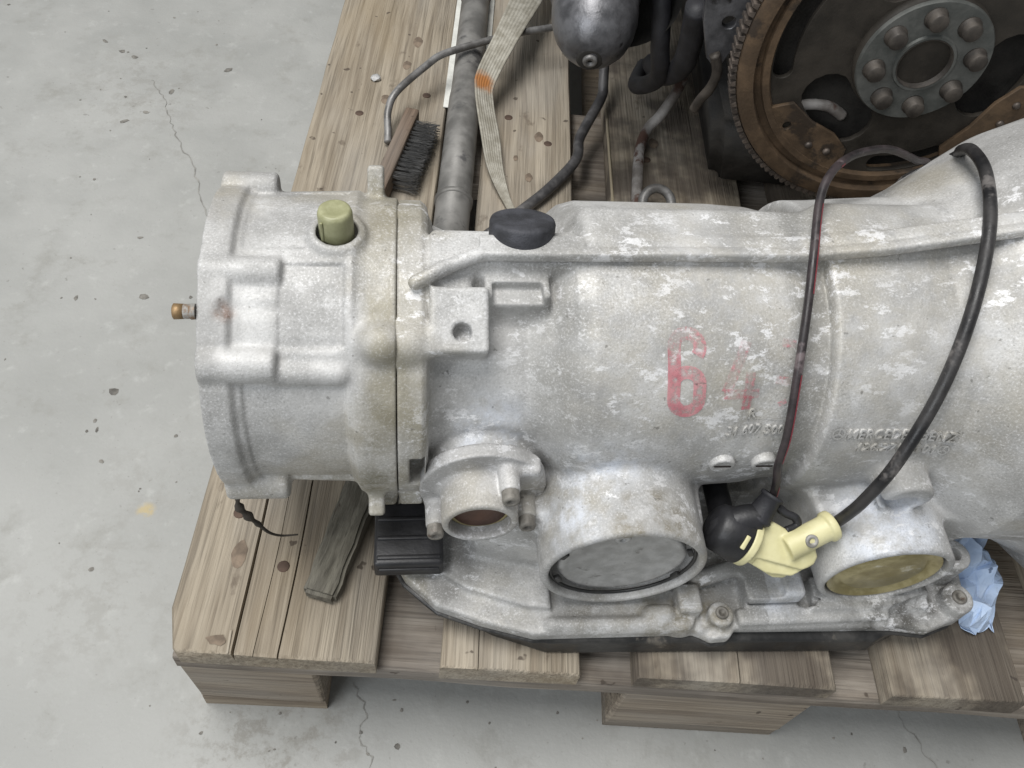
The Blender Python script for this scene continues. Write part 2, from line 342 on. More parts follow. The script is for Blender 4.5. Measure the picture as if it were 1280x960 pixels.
# ------------------------------------------------------------------ distance-field solids (cast shapes with fillets)
class Field:
    def __init__(s, lo, hi, h):
        s.lo = np.array(lo, np.float32); s.h = h
        s.N = [int(math.ceil((b-a)/h))+1 for a, b in zip(lo, hi)]
        s.ax = [(l + h*np.arange(n)).astype(np.float32) for l, n in zip(lo, s.N)]
        s.D = np.full(s.N, 1., np.float32)
    def reg(s, bb, pad):
        sl = []
        for a, (l, h) in zip(s.ax, bb):
            i0 = int(np.searchsorted(a, l-pad)); i1 = int(np.searchsorted(a, h+pad)); sl.append(slice(i0, max(i1, i0)))
        x, y, z = (a[q] for a, q in zip(s.ax, sl))
        return tuple(sl), x[:, None, None], y[None, :, None], z[None, None, :]
    def add(s, f, bb, k=.004):
        sl, x, y, z = s.reg(bb, .004+k*1.5); b = f(x, y, z); a = s.D[sl]
        if a.size == 0: return
        h = np.clip(.5+.5*(b-a)/k, 0, 1); s.D[sl] = b*(1-h) + a*h - k*h*(1-h)
    def cut(s, f, bb, k=.002):
        sl, x, y, z = s.reg(bb, .004+k*1.5); b = -f(x, y, z); a = s.D[sl]
        if a.size == 0: return
        h = np.clip(.5-.5*(b-a)/k, 0, 1); s.D[sl] = b*(1-h) + a*h + k*h*(1-h)
    def mesh(s, name):
        D = s.D; S = D < 0
        S[0] = S[-1] = False; S[:, 0] = S[:, -1] = False; S[:, :, 0] = S[:, :, -1] = False
        D = np.where(S, np.minimum(D, -1e-6), np.maximum(D, 1e-6))
        any_ = np.zeros([n-1 for n in s.N], np.int8)
        offs = [(i, j, k) for i in (0, 1) for j in (0, 1) for k in (0, 1)]
        for i, j, k in offs:
            any_ += S[i:s.N[0]-1+i, j:s.N[1]-1+j, k:s.N[2]-1+k]
        ii, jj, kk = np.nonzero((any_ > 0) & (any_ < 8)); n = len(ii)
        idx = np.full(any_.shape, -1, np.int32); idx[ii, jj, kk] = np.arange(n)
        val = {o: D[ii+o[0], jj+o[1], kk+o[2]] for o in offs}
        pos = np.zeros((n, 3), np.float64); cnt = np.zeros(n)
        for o in offs:
            for a in range(3):
                if o[a] == 0:
                    q = list(o); q[a] = 1; d0, d1 = val[o], val[tuple(q)]; m = (d0 < 0) != (d1 < 0)
                    t = np.where(m, d0/np.where(m, d0-d1, 1), 0)
                    for c in range(3): pos[:, c] += np.where(m, o[c] + (t if c == a else 0), 0)
                    cnt += m
        pos /= cnt[:, None]; pos += np.stack([ii, jj, kk], 1); pos = pos*s.h + s.lo
        quads = []
        for a in range(3):
            b, c = (a+1) % 3, (a+2) % 3
            A = [slice(None)]*3; B = [slice(None)]*3; A[a] = slice(0, -1); B[a] = slice(1, None)
            e = np.nonzero(S[tuple(A)] != S[tuple(B)]); inside = S[tuple(A)][e]
            e = np.stack(e, 1); ok = (e[:, b] > 0) & (e[:, c] > 0); e = e[ok]; inside = inside[ok]
            ub = np.zeros(3, int); ub[b] = 1; uc = np.zeros(3, int); uc[c] = 1
            g = lambda v: idx[tuple((v).T)]
            q = np.stack([g(e-ub-uc), g(e-uc), g(e), g(e-ub)], 1)
            q[~inside] = q[~inside][:, ::-1]; quads.append(q)
        q = np.concatenate(quads).astype(np.int32); q = q[(q >= 0).all(1)]
        me = bpy.data.meshes.new(name); me.vertices.add(n); me.vertices.foreach_set('co', pos.astype(np.float32).ravel())
        me.loops.add(len(q)*4); me.loops.foreach_set('vertex_index', q.ravel())
        me.polygons.add(len(q)); me.polygons.foreach_set('loop_start', np.arange(len(q), dtype=np.int32)*4)
        me.update(calc_edges=True); me.validate(); return me
def f_box(c, hs, r=.002, rot=None):
    def f(x, y, z):
        p = [x-c[0], y-c[1], z-c[2]]
        if rot is not None: p = [p[0]*rot[i][0] + p[1]*rot[i][1] + p[2]*rot[i][2] for i in range(3)]
        q = [np.abs(p[i])-(hs[i]-r) for i in range(3)]
        o = np.sqrt(sum(np.maximum(v, 0)**2 for v in q))
        return o + np.minimum(np.maximum(np.maximum(q[0], q[1]), q[2]), 0) - r
    return f
def bb_box(c, hs, grow=0): return [(a-b-grow, a+b+grow) for a, b in zip(c, hs)]
def f_cyl(p0, p1, r, rnd=.0015, r1=None):
    p0, p1 = np.array(p0, np.float32), np.array(p1, np.float32); L = np.linalg.norm(p1-p0); d = (p1-p0)/L
    def f(x, y, z):
        a, b, c = x-p0[0], y-p0[1], z-p0[2]; t = a*d[0]+b*d[1]+c*d[2]
        rho = np.sqrt(np.maximum(a*a+b*b+c*c-t*t, 0)); rr = r if r1 is None else r + (r1-r)*np.clip(t/L, 0, 1)
        u = rho-(rr-rnd); v = np.abs(t-L/2)-(L/2-rnd)
        return np.sqrt(np.maximum(u, 0)**2+np.maximum(v, 0)**2) + np.minimum(np.maximum(u, v), 0) - rnd
    return f
def bb_cyl(p0, p1, r): return [(min(a, b)-r, max(a, b)+r) for a, b in zip(p0, p1)]
def f_cap(p0, p1, r):
    p0, p1 = np.array(p0, np.float32), np.array(p1, np.float32); e = p1-p0; L2 = float((e*e).sum())
    def f(x, y, z):
        a, b, c = x-p0[0], y-p0[1], z-p0[2]; t = np.clip((a*e[0]+b*e[1]+c*e[2])/L2, 0, 1)
        return np.sqrt((a-t*e[0])**2+(b-t*e[1])**2+(c-t*e[2])**2)-r
    return f
def f_ell(c, r):
    def f(x, y, z):
        q = np.sqrt(((x-c[0])/r[0])**2+((y-c[1])/r[1])**2+((z-c[2])/r[2])**2); return (q-1)*min(r)
    return f
def f_rev(prof, x0, x1, cy=0, cz=0, c=.88, low=None):
    px, pr = np.array([p[0] for p in prof], np.float32), np.array([p[1] for p in prof], np.float32)
    def f(x, y, z):
        r = np.interp(x.ravel(), px, pr).astype(np.float32).reshape(x.shape)
        rho = np.sqrt((y-cy)**2+(z-cz)**2)
        if low:
            r2 = np.interp(x.ravel(), [p[0] for p in low], [p[1] for p in low]).astype(np.float32).reshape(x.shape)
            w = np.clip((y*.62+z*.78)/np.maximum(rho, 1e-4)*.9+.45, 0, 1); w = w*w*(3-2*w); r = r2+(r-r2)*w
        d = (rho-r)*c
        return np.maximum(np.maximum(d, x0-x), x-x1)
    return f
def f_poly(pts, z0, z1, rnd=.002, axis=2):
    P = np.array(pts, np.float32)
    def f(x, y, z):
        a, b, t = (x, y, z) if axis == 2 else (x, z, y)
        a2, b2 = np.broadcast_arrays(a, b); d = np.full(a2.shape, 1e3, np.float32); sg = np.ones(a2.shape, np.float32)
        for i in range(len(P)):
            v, w = P[i], P[i-1]; e = w-v; qx, qy = a2-v[0], b2-v[1]
            tt = np.clip((qx*e[0]+qy*e[1])/(e@e), 0, 1); d = np.minimum(d, (qx-e[0]*tt)**2+(qy-e[1]*tt)**2)
            c1, c2, c3 = b2 >= v[1], b2 < w[1], e[0]*qy > e[1]*qx
            sg = np.where((c1 & c2 & c3) | (~c1 & ~c2 & ~c3), -sg, sg)
        u = np.sqrt(d)*sg + rnd; v = np.abs(t-(z0+z1)/2)-((z1-z0)/2-rnd)
        return np.sqrt(np.maximum(u, 0)**2+np.maximum(v, 0)**2) + np.minimum(np.maximum(u, v), 0) - rnd
    return f

# ------------------------------------------------------------------ floor
me = mesh('floor', [(-6, -5, 0), (7, -5, 0), (7, 8, 0), (-6, 8, 0)], [(0, 1, 2, 3)])
floor = tag(link('floor', me, m_floor, smooth=False), kind='structure')
def crack(pts, w):
    P = spline(pts, 8); vs, fs = [], []
    for i, p in enumerate(P):
        d = (P[min(i+1, len(P)-1)]-P[max(i-1, 0)]).normalized(); nn = Vector((-d.y, d.x, 0))
        j = nn*random.uniform(-.0025, .0025); ww = w*random.uniform(.15, 1.0)
        vs += [p+j+nn*ww/2, p+j-nn*ww/2]
    for i in range(len(P)-1): fs.append((2*i, 2*i+1, 2*i+3, 2*i+2))
    link('crack', mesh('crack', vs, fs), m_crack, floor, (0, 0, .0006), False)
crack([(-.272, .822, 0), (-.25, .79, 0), (-.225, .74, 0), (-.205, .70, 0), (-.175, .655, 0), (-.15, .60, 0), (-.124, .547, 0)], .0022)
crack([(.118, .03, 0), (.13, .005, 0), (.131, -.015, 0), (.142, -.037, 0), (.14, -.08, 0)], .0016)
crack([(.585, .05, 0), (.596, .02, 0), (.612, -.01, 0), (.63, -.03, 0)], .0014)
# flakes of dirt lying on the floor
vs, fs = [], []
def flake(x, y, r):
    b = len(vs); n = 7; a0 = random.uniform(0, 6); el = random.uniform(.45, 1)
    for k in range(n):
        a = 2*math.pi*k/n; q = r*random.uniform(.55, 1); dx, dy = q*math.cos(a), q*el*math.sin(a)
        vs.append((x+dx*math.cos(a0)-dy*math.sin(a0), y+dx*math.sin(a0)+dy*math.cos(a0), .0004))
    vs.append((x, y, .0004+r*.12)); fs.extend((b+k, b+(k+1) % n, b+n) for k in range(n))
for x, y, r in ((-.178, .862, .009), (-.281, .727, .007), (-.163, .301, .007), (-.36, .90, .006), (-.33, .88, .007), (-.31, .87, .006), (-.24, .80, .007), (-.26, .75, .005), (-.15, .22, .004), (-.24, .42, .005), (-.17, .43, .006), (-.11, .42, .004), (-.2, .52, .004), (-.165, .255, .004), (-.17, .265, .003), (-.12, .47, .004), (.16, -.02, .004), (.59, .0, .004)):
    flake(x, y, r)
for _ in range(90):
    x, y = random.uniform(-.55, .05), random.uniform(-.1, 1.05)
    if noise.noise((x*5, y*5, 0)) > -.15: flake(x, y, random.choice((.0012, .0015, .002, .0028)))
for _ in range(70): flake(random.uniform(-.05, .75), random.uniform(-.1, .02), random.choice((.001, .0014, .002)))
tag(link('floor_dirt', mesh('floor_dirt', vs, fs), m_chip, smooth=False), 'scattered dark crumbs of dirt on the grey concrete floor', 'dirt', kind='stuff')

# ------------------------------------------------------------------ pallet
pallet = tag(empty('wooden_pallet', (.4, .6, 0)), 'weathered wooden pallet carrying the gearbox and engine', 'pallet')
PO = (-.4, -.6, 0)
def plank(name, x0, x1, y0, y1, z0, z1, m, along='y', cracks=(), chamfer=0, seg=30, seed=0, jit=.0012):
    b = .0022; t = z1
    sec = [(x0, z0), (x0, t-b), (x0+b*.8, t)]
    for cx, w, dp in sorted(cracks): sec += [(cx-w/2, t), (cx, t-dp), (cx+w/2, t)]
    sec += [(x1-b*.8, t), (x1, t-b), (x1, z0)]
    n = len(sec); vs, fs = [], []
    ys = [y0, y0+.002] + [y0 + (y1-y0)*k/seg for k in range(1, seg)] + [y1-.002, y1]
    for y in ys:
        for i, (x, z) in enumerate(sec):
            q = noise.noise((i*1.7+seed*9.1, y*9, seed)) ; dx = 0
            if i < 3: dx = jit*noise.noise((y*14, seed*3.3, 1))
            elif i > n-4: dx = jit*noise.noise((y*14, seed*3.3, 8))
            else:
                dx = .004*noise.noise((y*6, seed*3.3+int((i-3)/3), 4))
                if i % 3 == 1: q = 0; z = t-(t-z)*max(0., min(1., 1.25-(y-y0)*3.2))
            if chamfer and i < 3: dx += max(0, chamfer-(y-y0))
            if y in (y0, y1) and z > z0+.004: dz = -.0012
            else: dz = .0007*q
            vs.append((x+dx, y+(.0015*noise.noise((x*60, z*60, seed+.5)) if y == y0 else 0), z+dz))
    for k in range(len(ys)-1):
        for i in range(n):
            a, c = k*n+i, k*n+(i+1) % n; fs.append((a, a+n, c+n, c))
    fs.append(tuple(range(n))); fs.append(tuple((len(ys)-1)*n+i for i in range(n-1, -1, -1)))
    if along == 'x': vs = [(y, x, z) for x, y, z in vs]; fs = [f[::-1] for f in fs]
    # keep the object's origin in the plank itself so that its grain is its own
    c = Vector(((x0+x1)/2, (y0+y1)/2, z1) if along == 'y' else ((y0+y1)/2, (x0+x1)/2, z1))
    vs = [Vector(v)-c for v in vs]
    return sharp(link(name, mesh(name, vs, fs), m, pallet, c+Vector(PO)), 50)
tops = [(0, .1445, ((.047, .0022, .012), (.079, .0012, .006), (.062, .0006, .002)), .010, m_board), (.188, .286, ((.215, .0008, .003),), 0, m_board), (.327, .470, ((.40, .001, .004),), 0, m_board_s), (.511, .611, (), 0, m_board_s), (.655, .8, (), 0, m_board)]
for i, (a, b, cr, ch, m) in enumerate(tops): plank('top_board', a, b, 0 if i != 2 else .002, 1.2, .122, .144, m, 'y', cr, ch, 40, i+1)
for k, y0 in enumerate((.003, .5275, 1.055)): plank('cross_board', y0, y0+.145, .002, .799, .1, .1212, m_cross, 'x', (), 0, 30, 11+k)
for k, (x0, x1) in enumerate(((.002, .1), (.3275, .4725), (.7, .798))):
    for y0, y1 in ((.004, .145), (.5275, .6725), (1.055, 1.196)):
        me = boxmesh('block', (x1-x0, y1-y0, .0778), .003, 2, .0012)
        link('block', me, m_blockw, pallet, Vector(((x0+x1)/2, (y0+y1)/2, .0605))+Vector(PO), False)
    plank('bottom_board', x0+.0005, x1-.0005, .0055, 1.2, 0.0002, .0213, m_blockw, 'y', (), 0, 20, 21+k)
m_nail = plain('nail_rust', (.085, .055, .04), .85)
nail_me = lathe('nail_head', [(0, .0046), (.0006, .0046), (.0011, .0038)], (0, 0, 0), (0, 0, 1), 14)
for x, y in ((.070, .065), (.030, .105), (.118, .12), (.215, .06), (.262, .105), (.365, .085), (.44, .11), (.54, .06), (.585, .11), (.05, .60), (.10, .565), (.12, .645), (.215, .62), (.26, .58), (.37, .57)):
    link('nail_head', nail_me, m_nail, pallet, Vector((x, y, .1437))+Vector(PO))
m_knot = plain('wood_knot', (.17, .13, .095), .85, 0, .4, 300, .4)
for x, y, rx, ry in ((.037, .072, .0055, .011), (.092, .70, .005, .009), (.075, .63, .005, .010), (.10, .75, .006, .012), (.24, .52, .004, .007), (.25, .59, .005, .009), (.225, .55, .003, .005), (.446, .636, .008, .011), (.38, .60, .006, .009), (.215, .42, .004, .006)):
    vs = [(0, 0, .0010)] + [(rx*math.cos(a)*random.uniform(.8, 1.1), ry*math.sin(a)*random.uniform(.8, 1.1), 0) for a in np.linspace(0, 2*math.pi, 15)[:-1]]
    link('knot', mesh('knot', vs, [(0, 1+k, 1+(k+1) % 14) for k in range(14)]), m_knot, pallet, Vector((x, y, .1444))+Vector(PO))

m_fresh = wood_mat('fresh_split_wood', 1, (.24, .20, .14), (.36, .31, .22), 0, .3)
for x, y, L, w, a, m in ((.0445, .008, .016, .0016, 3, m_board), (.318+.0105, .57, .17, .0030, .4, m_fresh)):
    o = link('splinter', boxmesh('splinter', (w, L, w*.7), w*.25, 1), m, pallet, Vector((x, y, .1447))+Vector(PO)); o.rotation_euler = (math.radians(3 if L < .1 else 0), 0, math.radians(a))
dent = [(0, 0, 0)] + [(.009*math.cos(q)*random.uniform(.6, 1), .0045*math.sin(q)*random.uniform(.6, 1), 0) for q in np.linspace(0, 2*math.pi, 12)[:-1]]
link('dent', mesh('dent', dent, [(0, 1+k, 1+(k+1) % 11) for k in range(11)]), m_knot, pallet, Vector((.036, .0085, .1447))+Vector(PO), False)

# ------------------------------------------------------------------ gearbox (local frame: x along its axis, y away from the viewer, z up, zero on the axis)
GA = math.radians(5.95); S0 = .36
gd = Vector((math.cos(GA), math.sin(GA), 0)); gn = Vector((-math.sin(GA), math.cos(GA), 0))
gbase = gd*S0 + gn*.145 + Vector((0, 0, .144))
gearbox = tag(empty('gearbox', gbase, GA), 'large cast aluminium automatic gearbox with red stencilled number lying on the pallet', 'gearbox')
GO = (-S0, 0, .149)
def G(name, me, m, parent=None, smooth=True):
    return link(name, me, m, parent or gearbox, GO if parent is None else (0, 0, 0), smooth)
def GW(p): return gbase + gd*(p[0]-S0) + gn*p[1] + Vector((0, 0, p[2]+.149))

# --- main case
f = Field((.157, -.182, -.132), (.662, .196, .197), .0013)
prof = [(.16, .0925), (.1748, .0925), (.1775, .089), (.180, .077), (.19, .073), (.235, .0735), (.25, .081), (.262, .0915), (.272, .0944), (.36, .0946), (.385, .0932), (.398, .0905), (.4105, .0900), (.4122, .0982), (.43, .0988), (.484, .1025), (.5066, .1140), (.521, .1230), (.5376, .1330), (.5515, .1412), (.5672, .1505), (.62, .170), (.637, .173), (.639, .184), (.67, .184)]
low = [(a, b) for a, b in prof if a < .42 and a > .178] + [(.43, .0985), (.470, .0992), (.495, .103), (.52, .118), (.54, .1330), (.58, .136), (.62, .155), (.637, .173), (.639, .184), (.67, .184)]
f.add(f_rev([(a, b) for a, b in prof if a > .176], .1755, .655, low=low), [(.175, .66), (-.19, .19), (-.19, .19)], .0005)
f.add(f_rev([(.16, .0940), (.1740, .0940), (.1765, .0915), (.178, .085)], .1600, .178, -.001, -.002), [(.158, .18), (-.12, .12), (-.12, .12)], .0015)
a = math.radians(-41); nd = (0, -math.cos(a), math.sin(a)); td = (0, -math.sin(a), -math.cos(a)); c0 = (.168, nd[1]*.086, nd[2]*.086)
f.add(f_box(c0, (.0078, .014, .0180), .0025, ((1, 0, 0), td, nd)), bb_box(c0, (.0078, .04, .04)), .004)
skirt = [(.19, .1), (.19, -.070), (.213, -.102), (.26, -.113), (.352, -.115), (.357, -.062), (.424, -.062), (.432, -.112), (.540, -.116), (.556, -.1), (.556, .1)]
f.add(f_poly(skirt, -.125, -.035, .004), [(.19, .556), (-.12, .1), (-.125, -.035)], .007)
flange = [(.156, -.085), (.158, -.102), (.164, -.1135), (.185, -.1345), (.215, -.1465), (.25, -.1568), (.36, -.158), (.366, -.1605), (.372, -.164), (.384, -.1635), (.390, -.157), (.505, -.160), (.53, -.164), (.553, -.157), (.5665, -.141), (.570, -.12), (.565, -.1), (.556, .11), (.17, .11), (.158, -.07)]
f.add(f_poly(flange, -.1252, -.1135, .0022), [(.15, .58), (-.17, .12), (-.126, -.112)], .0045)
# raised outer edge strip and pads along the pan flange
f.add(f_cap((.262, -.151, -.113), (.352, -.153, -.113), .005), [(.25, .36), (-.16, -.14), (-.12, -.105)], .004)
f.add(f_box((.445, -.1515, -.113), (.055, .006, .007), .003), bb_box((.445, -.1515, -.113), (.055, .006, .007)), .004)
f.add(f_box((.416, -.131, -.105), (.020, .014, .016), .004), bb_box((.416, -.131, -.105), (.02, .014, .016)), .004)
f.add(f_box((.487, -.138, -.112), (.045, .012, .010), .002), bb_box((.487, -.138, -.112), (.045, .012, .01)), .005)
f.add(f_cap((.365, -.125, -.106), (.40, -.118, -.098), .006), [(.35, .41), (-.14, -.10), (-.12, -.085)], .006)
f.add(f_cap((.332, -.146, -.112), (.341, -.147, -.108), .006), [(.32, .35), (-.16, -.13), (-.12, -.10)], .005)
for x, y, r, zt in ((.378, -.150, .0088, -.104), (.1735, -.1015, .009, -.1100), (.553, -.1455, .0110, -.102), (.549, -.121, .0115, -.082), (.352, -.151, .008, -.107)):
    f.add(f_cyl((x, y, -.124), (x, y, zt), r, .0018), bb_cyl((x, y, -.124), (x, y, zt), r), .004)
f.cut(f_cyl((.549, -.121, -.10), (.549, -.121, -.07), .005, .0005), bb_cyl((.549, -.121, -.1), (.549, -.121, -.07), .006), .001)
f.cut(f_cap((.36, -.166, -.116), (.373, -.158, -.112), .003), [(.355, .38), (-.17, -.15), (-.12, -.105)], .003)
f.add(f_poly([(.176, -.080), (.180, -.108), (.205, -.125), (.245, -.139), (.262, -.141), (.262, -.08)], -.120, -.1075, .002), [(.17, .27), (-.15, -.07), (-.12, -.105)], .004)
f.add(f_box((.356, -.140, -.108), (.008, .010, .010), .002), bb_box((.356, -.140, -.108), (.008, .010, .010)), .003)
f.cut(f_box((.443, -.131, -.104), (.0035, .016, .010), .001), bb_box((.443, -.131, -.104), (.0035, .016, .010)), .0015)
f.cut(f_cap((.506, -.152, -.106), (.528, -.146, -.104), .0042), [(.50, .535), (-.16, -.14), (-.115, -.095)], .002)
f.cut(f_cap((.400, -.1425, -.1045), (.500, -.1435, -.1045), .0022), [(.39, .51), (-.15, -.135), (-.11, -.10)], .001)
# big servo cylinder, small servo cylinder
f.add(f_cyl((.301, -.139, -.055), (.301, .0, -.055), .053, .003, .0545), bb_cyl((.301, -.139, -.055), (.301, 0, -.055), .054), .0055)
f.cut(f_cyl((.301, -.150, -.055), (.301, -.1260, -.055), .0476, .0008), bb_cyl((.301, -.15, -.055), (.301, -.128, -.055), .048), .0015)
f.add(f_cyl((.480, -.1445, -.065), (.480, -.0, -.06), .0438, .003, .047), bb_cyl((.48, -.1445, -.065), (.48, 0, -.065), .048), .0055)
f.cut(f_cyl((.480, -.152, -.065), (.480, -.1365, -.065), .0390, .0008), bb_cyl((.48, -.152, -.065), (.48, -.1365, -.065), .04), .0012)
f.cut(f_box((.3895, -.095, -.072), (.0315, .05, .024), .004), bb_box((.3895, -.095, -.072), (.0315, .05, .024)), .002)
# seat of the governor, with the rectangular slot left of it
f.add(f_cyl((.2125, -.0850, -.028), (.2125, 0, -.02), .0345, .002, .036), bb_cyl((.2125, -.085, -.028), (.2125, 0, -.028), .047), .004)
f.add(f_cyl((.2125, -.0700, -.026), (.2125, 0, -.02), .0440, .005, .048), bb_cyl((.2125, -.070, -.026), (.2125, 0, -.028), .048), .008)
f.cut(f_box((.1715, -.098, -.006), (.0045, .020, .0155), .001), bb_box((.1715, -.098, -.006), (.0045, .020, .0155)), .001)
# underside of the joint flange carries on down towards the pan
# top hump, its shelf and the long rail
f.add(f_box((.400, .0065, .0635), (.137, .0190, .0400), .009), bb_box((.40, .0065, .0635), (.137, .019, .04)), .007)
f.add(f_box((.452, .010, .078), (.045, .021, .0285), .011), bb_box((.452, .010, .078), (.045, .021, .0285)), .010)
f.add(f_box((.2235, -.0035, .0765), (.0445, .0135, .0170), .003), bb_box((.2235, -.0035, .0765), (.0445, .0135, .0170)), .005)
f.add(f_cyl((.2302, .005, .05), (.2302, .005, .0875), .0195, .003), bb_cyl((.2302, .005, .05), (.2302, .005, .0875), .0195), .006)
rail = [(.1700, -.0315, .0920), (.185, -.0235, .0955), (.2059, -.0150, .0980), (.267, -.0150, .0990), (.33, -.015, .1008), (.394, -.015, .1018), (.4421, -.015, .1085), (.4867, -.015, .1185), (.5219, -.015, .1265), (.56, -.015, .1440)]
for a, b in zip(rail[:3], rail[1:3]): f.add(f_cap(a, b, .0040), bb_cyl(a, b, .0045), .0015)
rl = [p for p in rail if p[0] > .2]
f.add(f_poly([(p[0], p[2]+.0032) for p in rl] + [(p[0], p[2]-.0036) for p in rl[::-1]], -.0180, -.0020, .0012, 1), [(.2, .565), (-.019, -.001), (.085, .15)], .001)
for a, b in zip(rl[1:], rl[2:]):
    a, b = (a[0], -.0105, a[2]+.0036), (b[0], -.0105, b[2]+.0036); f.cut(f_cap(a, b, .0015), bb_cyl(a, b, .002), .0008)
f.add(f_box((.188, -.012, .078), (.014, .018, .008), .004), bb_box((.188, -.012, .078), (.014, .018, .008)), .01)
# bracket pocket below the rail
f.add(f_box((.2275, -.024, .0745), (.0185, .011, .0110), .0015), bb_box((.2275, -.024, .0745), (.0185, .011, .0110)), .005)
f.cut(f_box((.2275, -.031, .0845), (.0145, .0075, .0055), .001), bb_box((.2275, -.031, .0845), (.0145, .0075, .0055)), .001)
# square boss with a drilled hole
an = math.radians(60); nn = (0, -math.cos(an), math.sin(an)); tt = (0, -math.sin(an), -math.cos(an))
cc = (.1942, nn[1]*.0795+tt[1]*.0015, nn[2]*.0795+tt[2]*.0015)
f.add(f_box(cc, (.0163, .0185, .0165), .0022, ((1, 0, 0), tt, nn)), bb_box(cc, (.0163, .026, .026)), .003)
h0 = np.array((.1957, 0, 0)) + np.array(nn)*.086 + np.array(tt)*.0085; h1 = np.array((.1957, 0, 0)) + np.array(nn)*.104 + np.array(tt)*.0085
f.cut(f_cyl(h0, h1, .0052, .0005), bb_cyl(h0, h1, .006), .0008)
# swellings over joint bolts
for deg, rr, x in ((51, .0905, .1665), (112, .080, .166)):
    y, z = polar(rr, deg); f.add(f_ell((x, y, z), (.014, .011, .011)), bb_box((x, y, z), (.014, .011, .011)), .006)
# threaded lug on the bell housing
f.add(f_cyl((.474, -.119, -.006), (.474, -.07, -.002), .0170, .003), bb_cyl((.474, -.119, -.006), (.474, -.07, -.002), .017), .005)
f.cut(f_cyl((.474, -.13, -.011), (.474, -.102, -.011), .0095, .001), bb_cyl((.474, -.13, -.011), (.474, -.102, -.011), .0100), .002)
f.cut(f_box((.4605, -.119, -.010), (.006, .009, .005), .001), bb_box((.4605, -.119, -.010), (.006, .009, .005)), .002)
# shallow vertical folds in the case wall
f.cut(f_cap((.3715, -.106, .02), (.3715, -.075, .085), .0118), [(.35, .39), (-.12, -.05), (0, .1)], .006)
f.cut(f_rev([(.64, .12), (.66, .165)], .60, .67), [(.6, .665), (-.19, .19), (-.19, .19)], .003)
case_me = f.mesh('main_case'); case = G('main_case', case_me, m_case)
case_bvh = BVHTree.FromPolygons([v.co for v in case_me.vertices], [p.vertices for p in case_me.polygons])
del f

# --- tail housing
ty, tz = .0026, .0030
f = Field((.048, -.125, -.125), (.1615, .125, .130), .0011)
tp = [(.05, .0945), (.067, .0948), (.0705, .0944), (.073, .0912), (.078, .0905), (.128, .0925), (.136, .0930), (.143, .089), (.17, .087)]
f.add(f_rev(tp, .0555, .1596, ty, tz), [(.05, .162), (-.12, .12), (-.12, .12)], .0005)
f.add(f_rev([(.130, .080), (.137, .0930), (.141, .0945), (.17, .0945)], .132, .1596, -.001, -.002), [(.13, .162), (-.12, .12), (-.12, .12)], .003)
foot = []
a = math.radians(-41); nd = (0, -math.cos(a), math.sin(a)); td = (0, -math.sin(a), -math.cos(a)); c0 = (.1505, nd[1]*.086, nd[2]*.086)
f.add(f_box(c0, (.0085, .013, .0185), .003, ((1, 0, 0), td, nd)), bb_box(c0, (.0085, .04, .04)), .006)
# sunk panels between the ribs
def wedge(x0, x1, d0, d1, r0):
    m = math.radians((d0+d1)/2); hw = math.radians((d1-d0)/2)
    def g(x, y, z):
        th = np.arctan2(z-tz, -(y-ty)); rho = np.sqrt((y-ty)**2+(z-tz)**2)
        return np.maximum(np.maximum(np.abs(th-m)*rho-hw*rho, np.abs(x-(x0+x1)/2)-(x1-x0)/2), r0-rho)
    return g
for d0, d1, x0, x1, rr in ((47.5, 76, .098, .131, .0906), (-23, 35, .0775, .132, .0893), (84, 123, .0775, .130, .0911)):
    f.cut(wedge(x0, x1, d0, d1, rr), [(x0, x1), (-.11, .11), (-.11, .11)], .0030)
for deg, rr, x1, r in ((128, .0935, .088, .0090), (74, .0880, .098, .0085), (41, .0900, .0965, .0098), (-27, .0925, .093, .0105), (165, .088, .09, .011), (-75, .088, .09, .011), (-120, .088, .09, .011), (-165, .088, .09, .011)):
    y, z = polar(rr, deg); y += ty; z += tz
    f.add(f_cyl((.0552, y, z), (x1, y, z), r, .0030), bb_cyl((.0552, y, z), (x1, y, z), r), .0028)
y, z = polar(.0885, 40.5); f.add(f_cap((.095, y, z), (.129, y, z), .0066), bb_cyl((.095, y, z), (.129, y, z), .007), .003)
y, z = polar(.0945, 48.0); y += ty; z += tz; f.cut(f_cap((.100, y, z), (.125, y, z), .0036), bb_cyl((.100, y, z), (.125, y, z), .0036), .003)
f.cut(f_cap((.085, *polar(.096, 62)), (.085, *polar(.096, 62)), .001), [(0, 0), (0, 0), (0, 0)])
# joint flange ears
for deg, r0, r1, w in ((127, .080, .1085, .0075), (-29, .088, .1145, .0068), (200, .088, .112, .007), (-100, .088, .112, .007)):
    a = math.radians(deg); nd = (0, -math.cos(a), math.sin(a)); td = (0, -math.sin(a), -math.cos(a)); rm = (r0+r1)/2
    c0 = (.1465, nd[1]*rm+ty, nd[2]*rm+tz)
    f.add(f_box(c0, (.0050, w, (r1-r0)/2), .002, ((1, 0, 0), td, nd)), bb_box(c0, (.005, .02, .02)), .004)
for deg, rr, x in ((51, .0935, .152), (112, .083, .152)):
    y, z = polar(rr, deg); f.add(f_ell((x, y, z), (.013, .011, .011)), bb_box((x, y, z), (.013, .011, .011)), .006)
f.cut(f_box((.17, 0, 0), (.0102, .2, .2), .0005), [(.155, .165), (-.12, .12), (-.12, .12)], .0005)
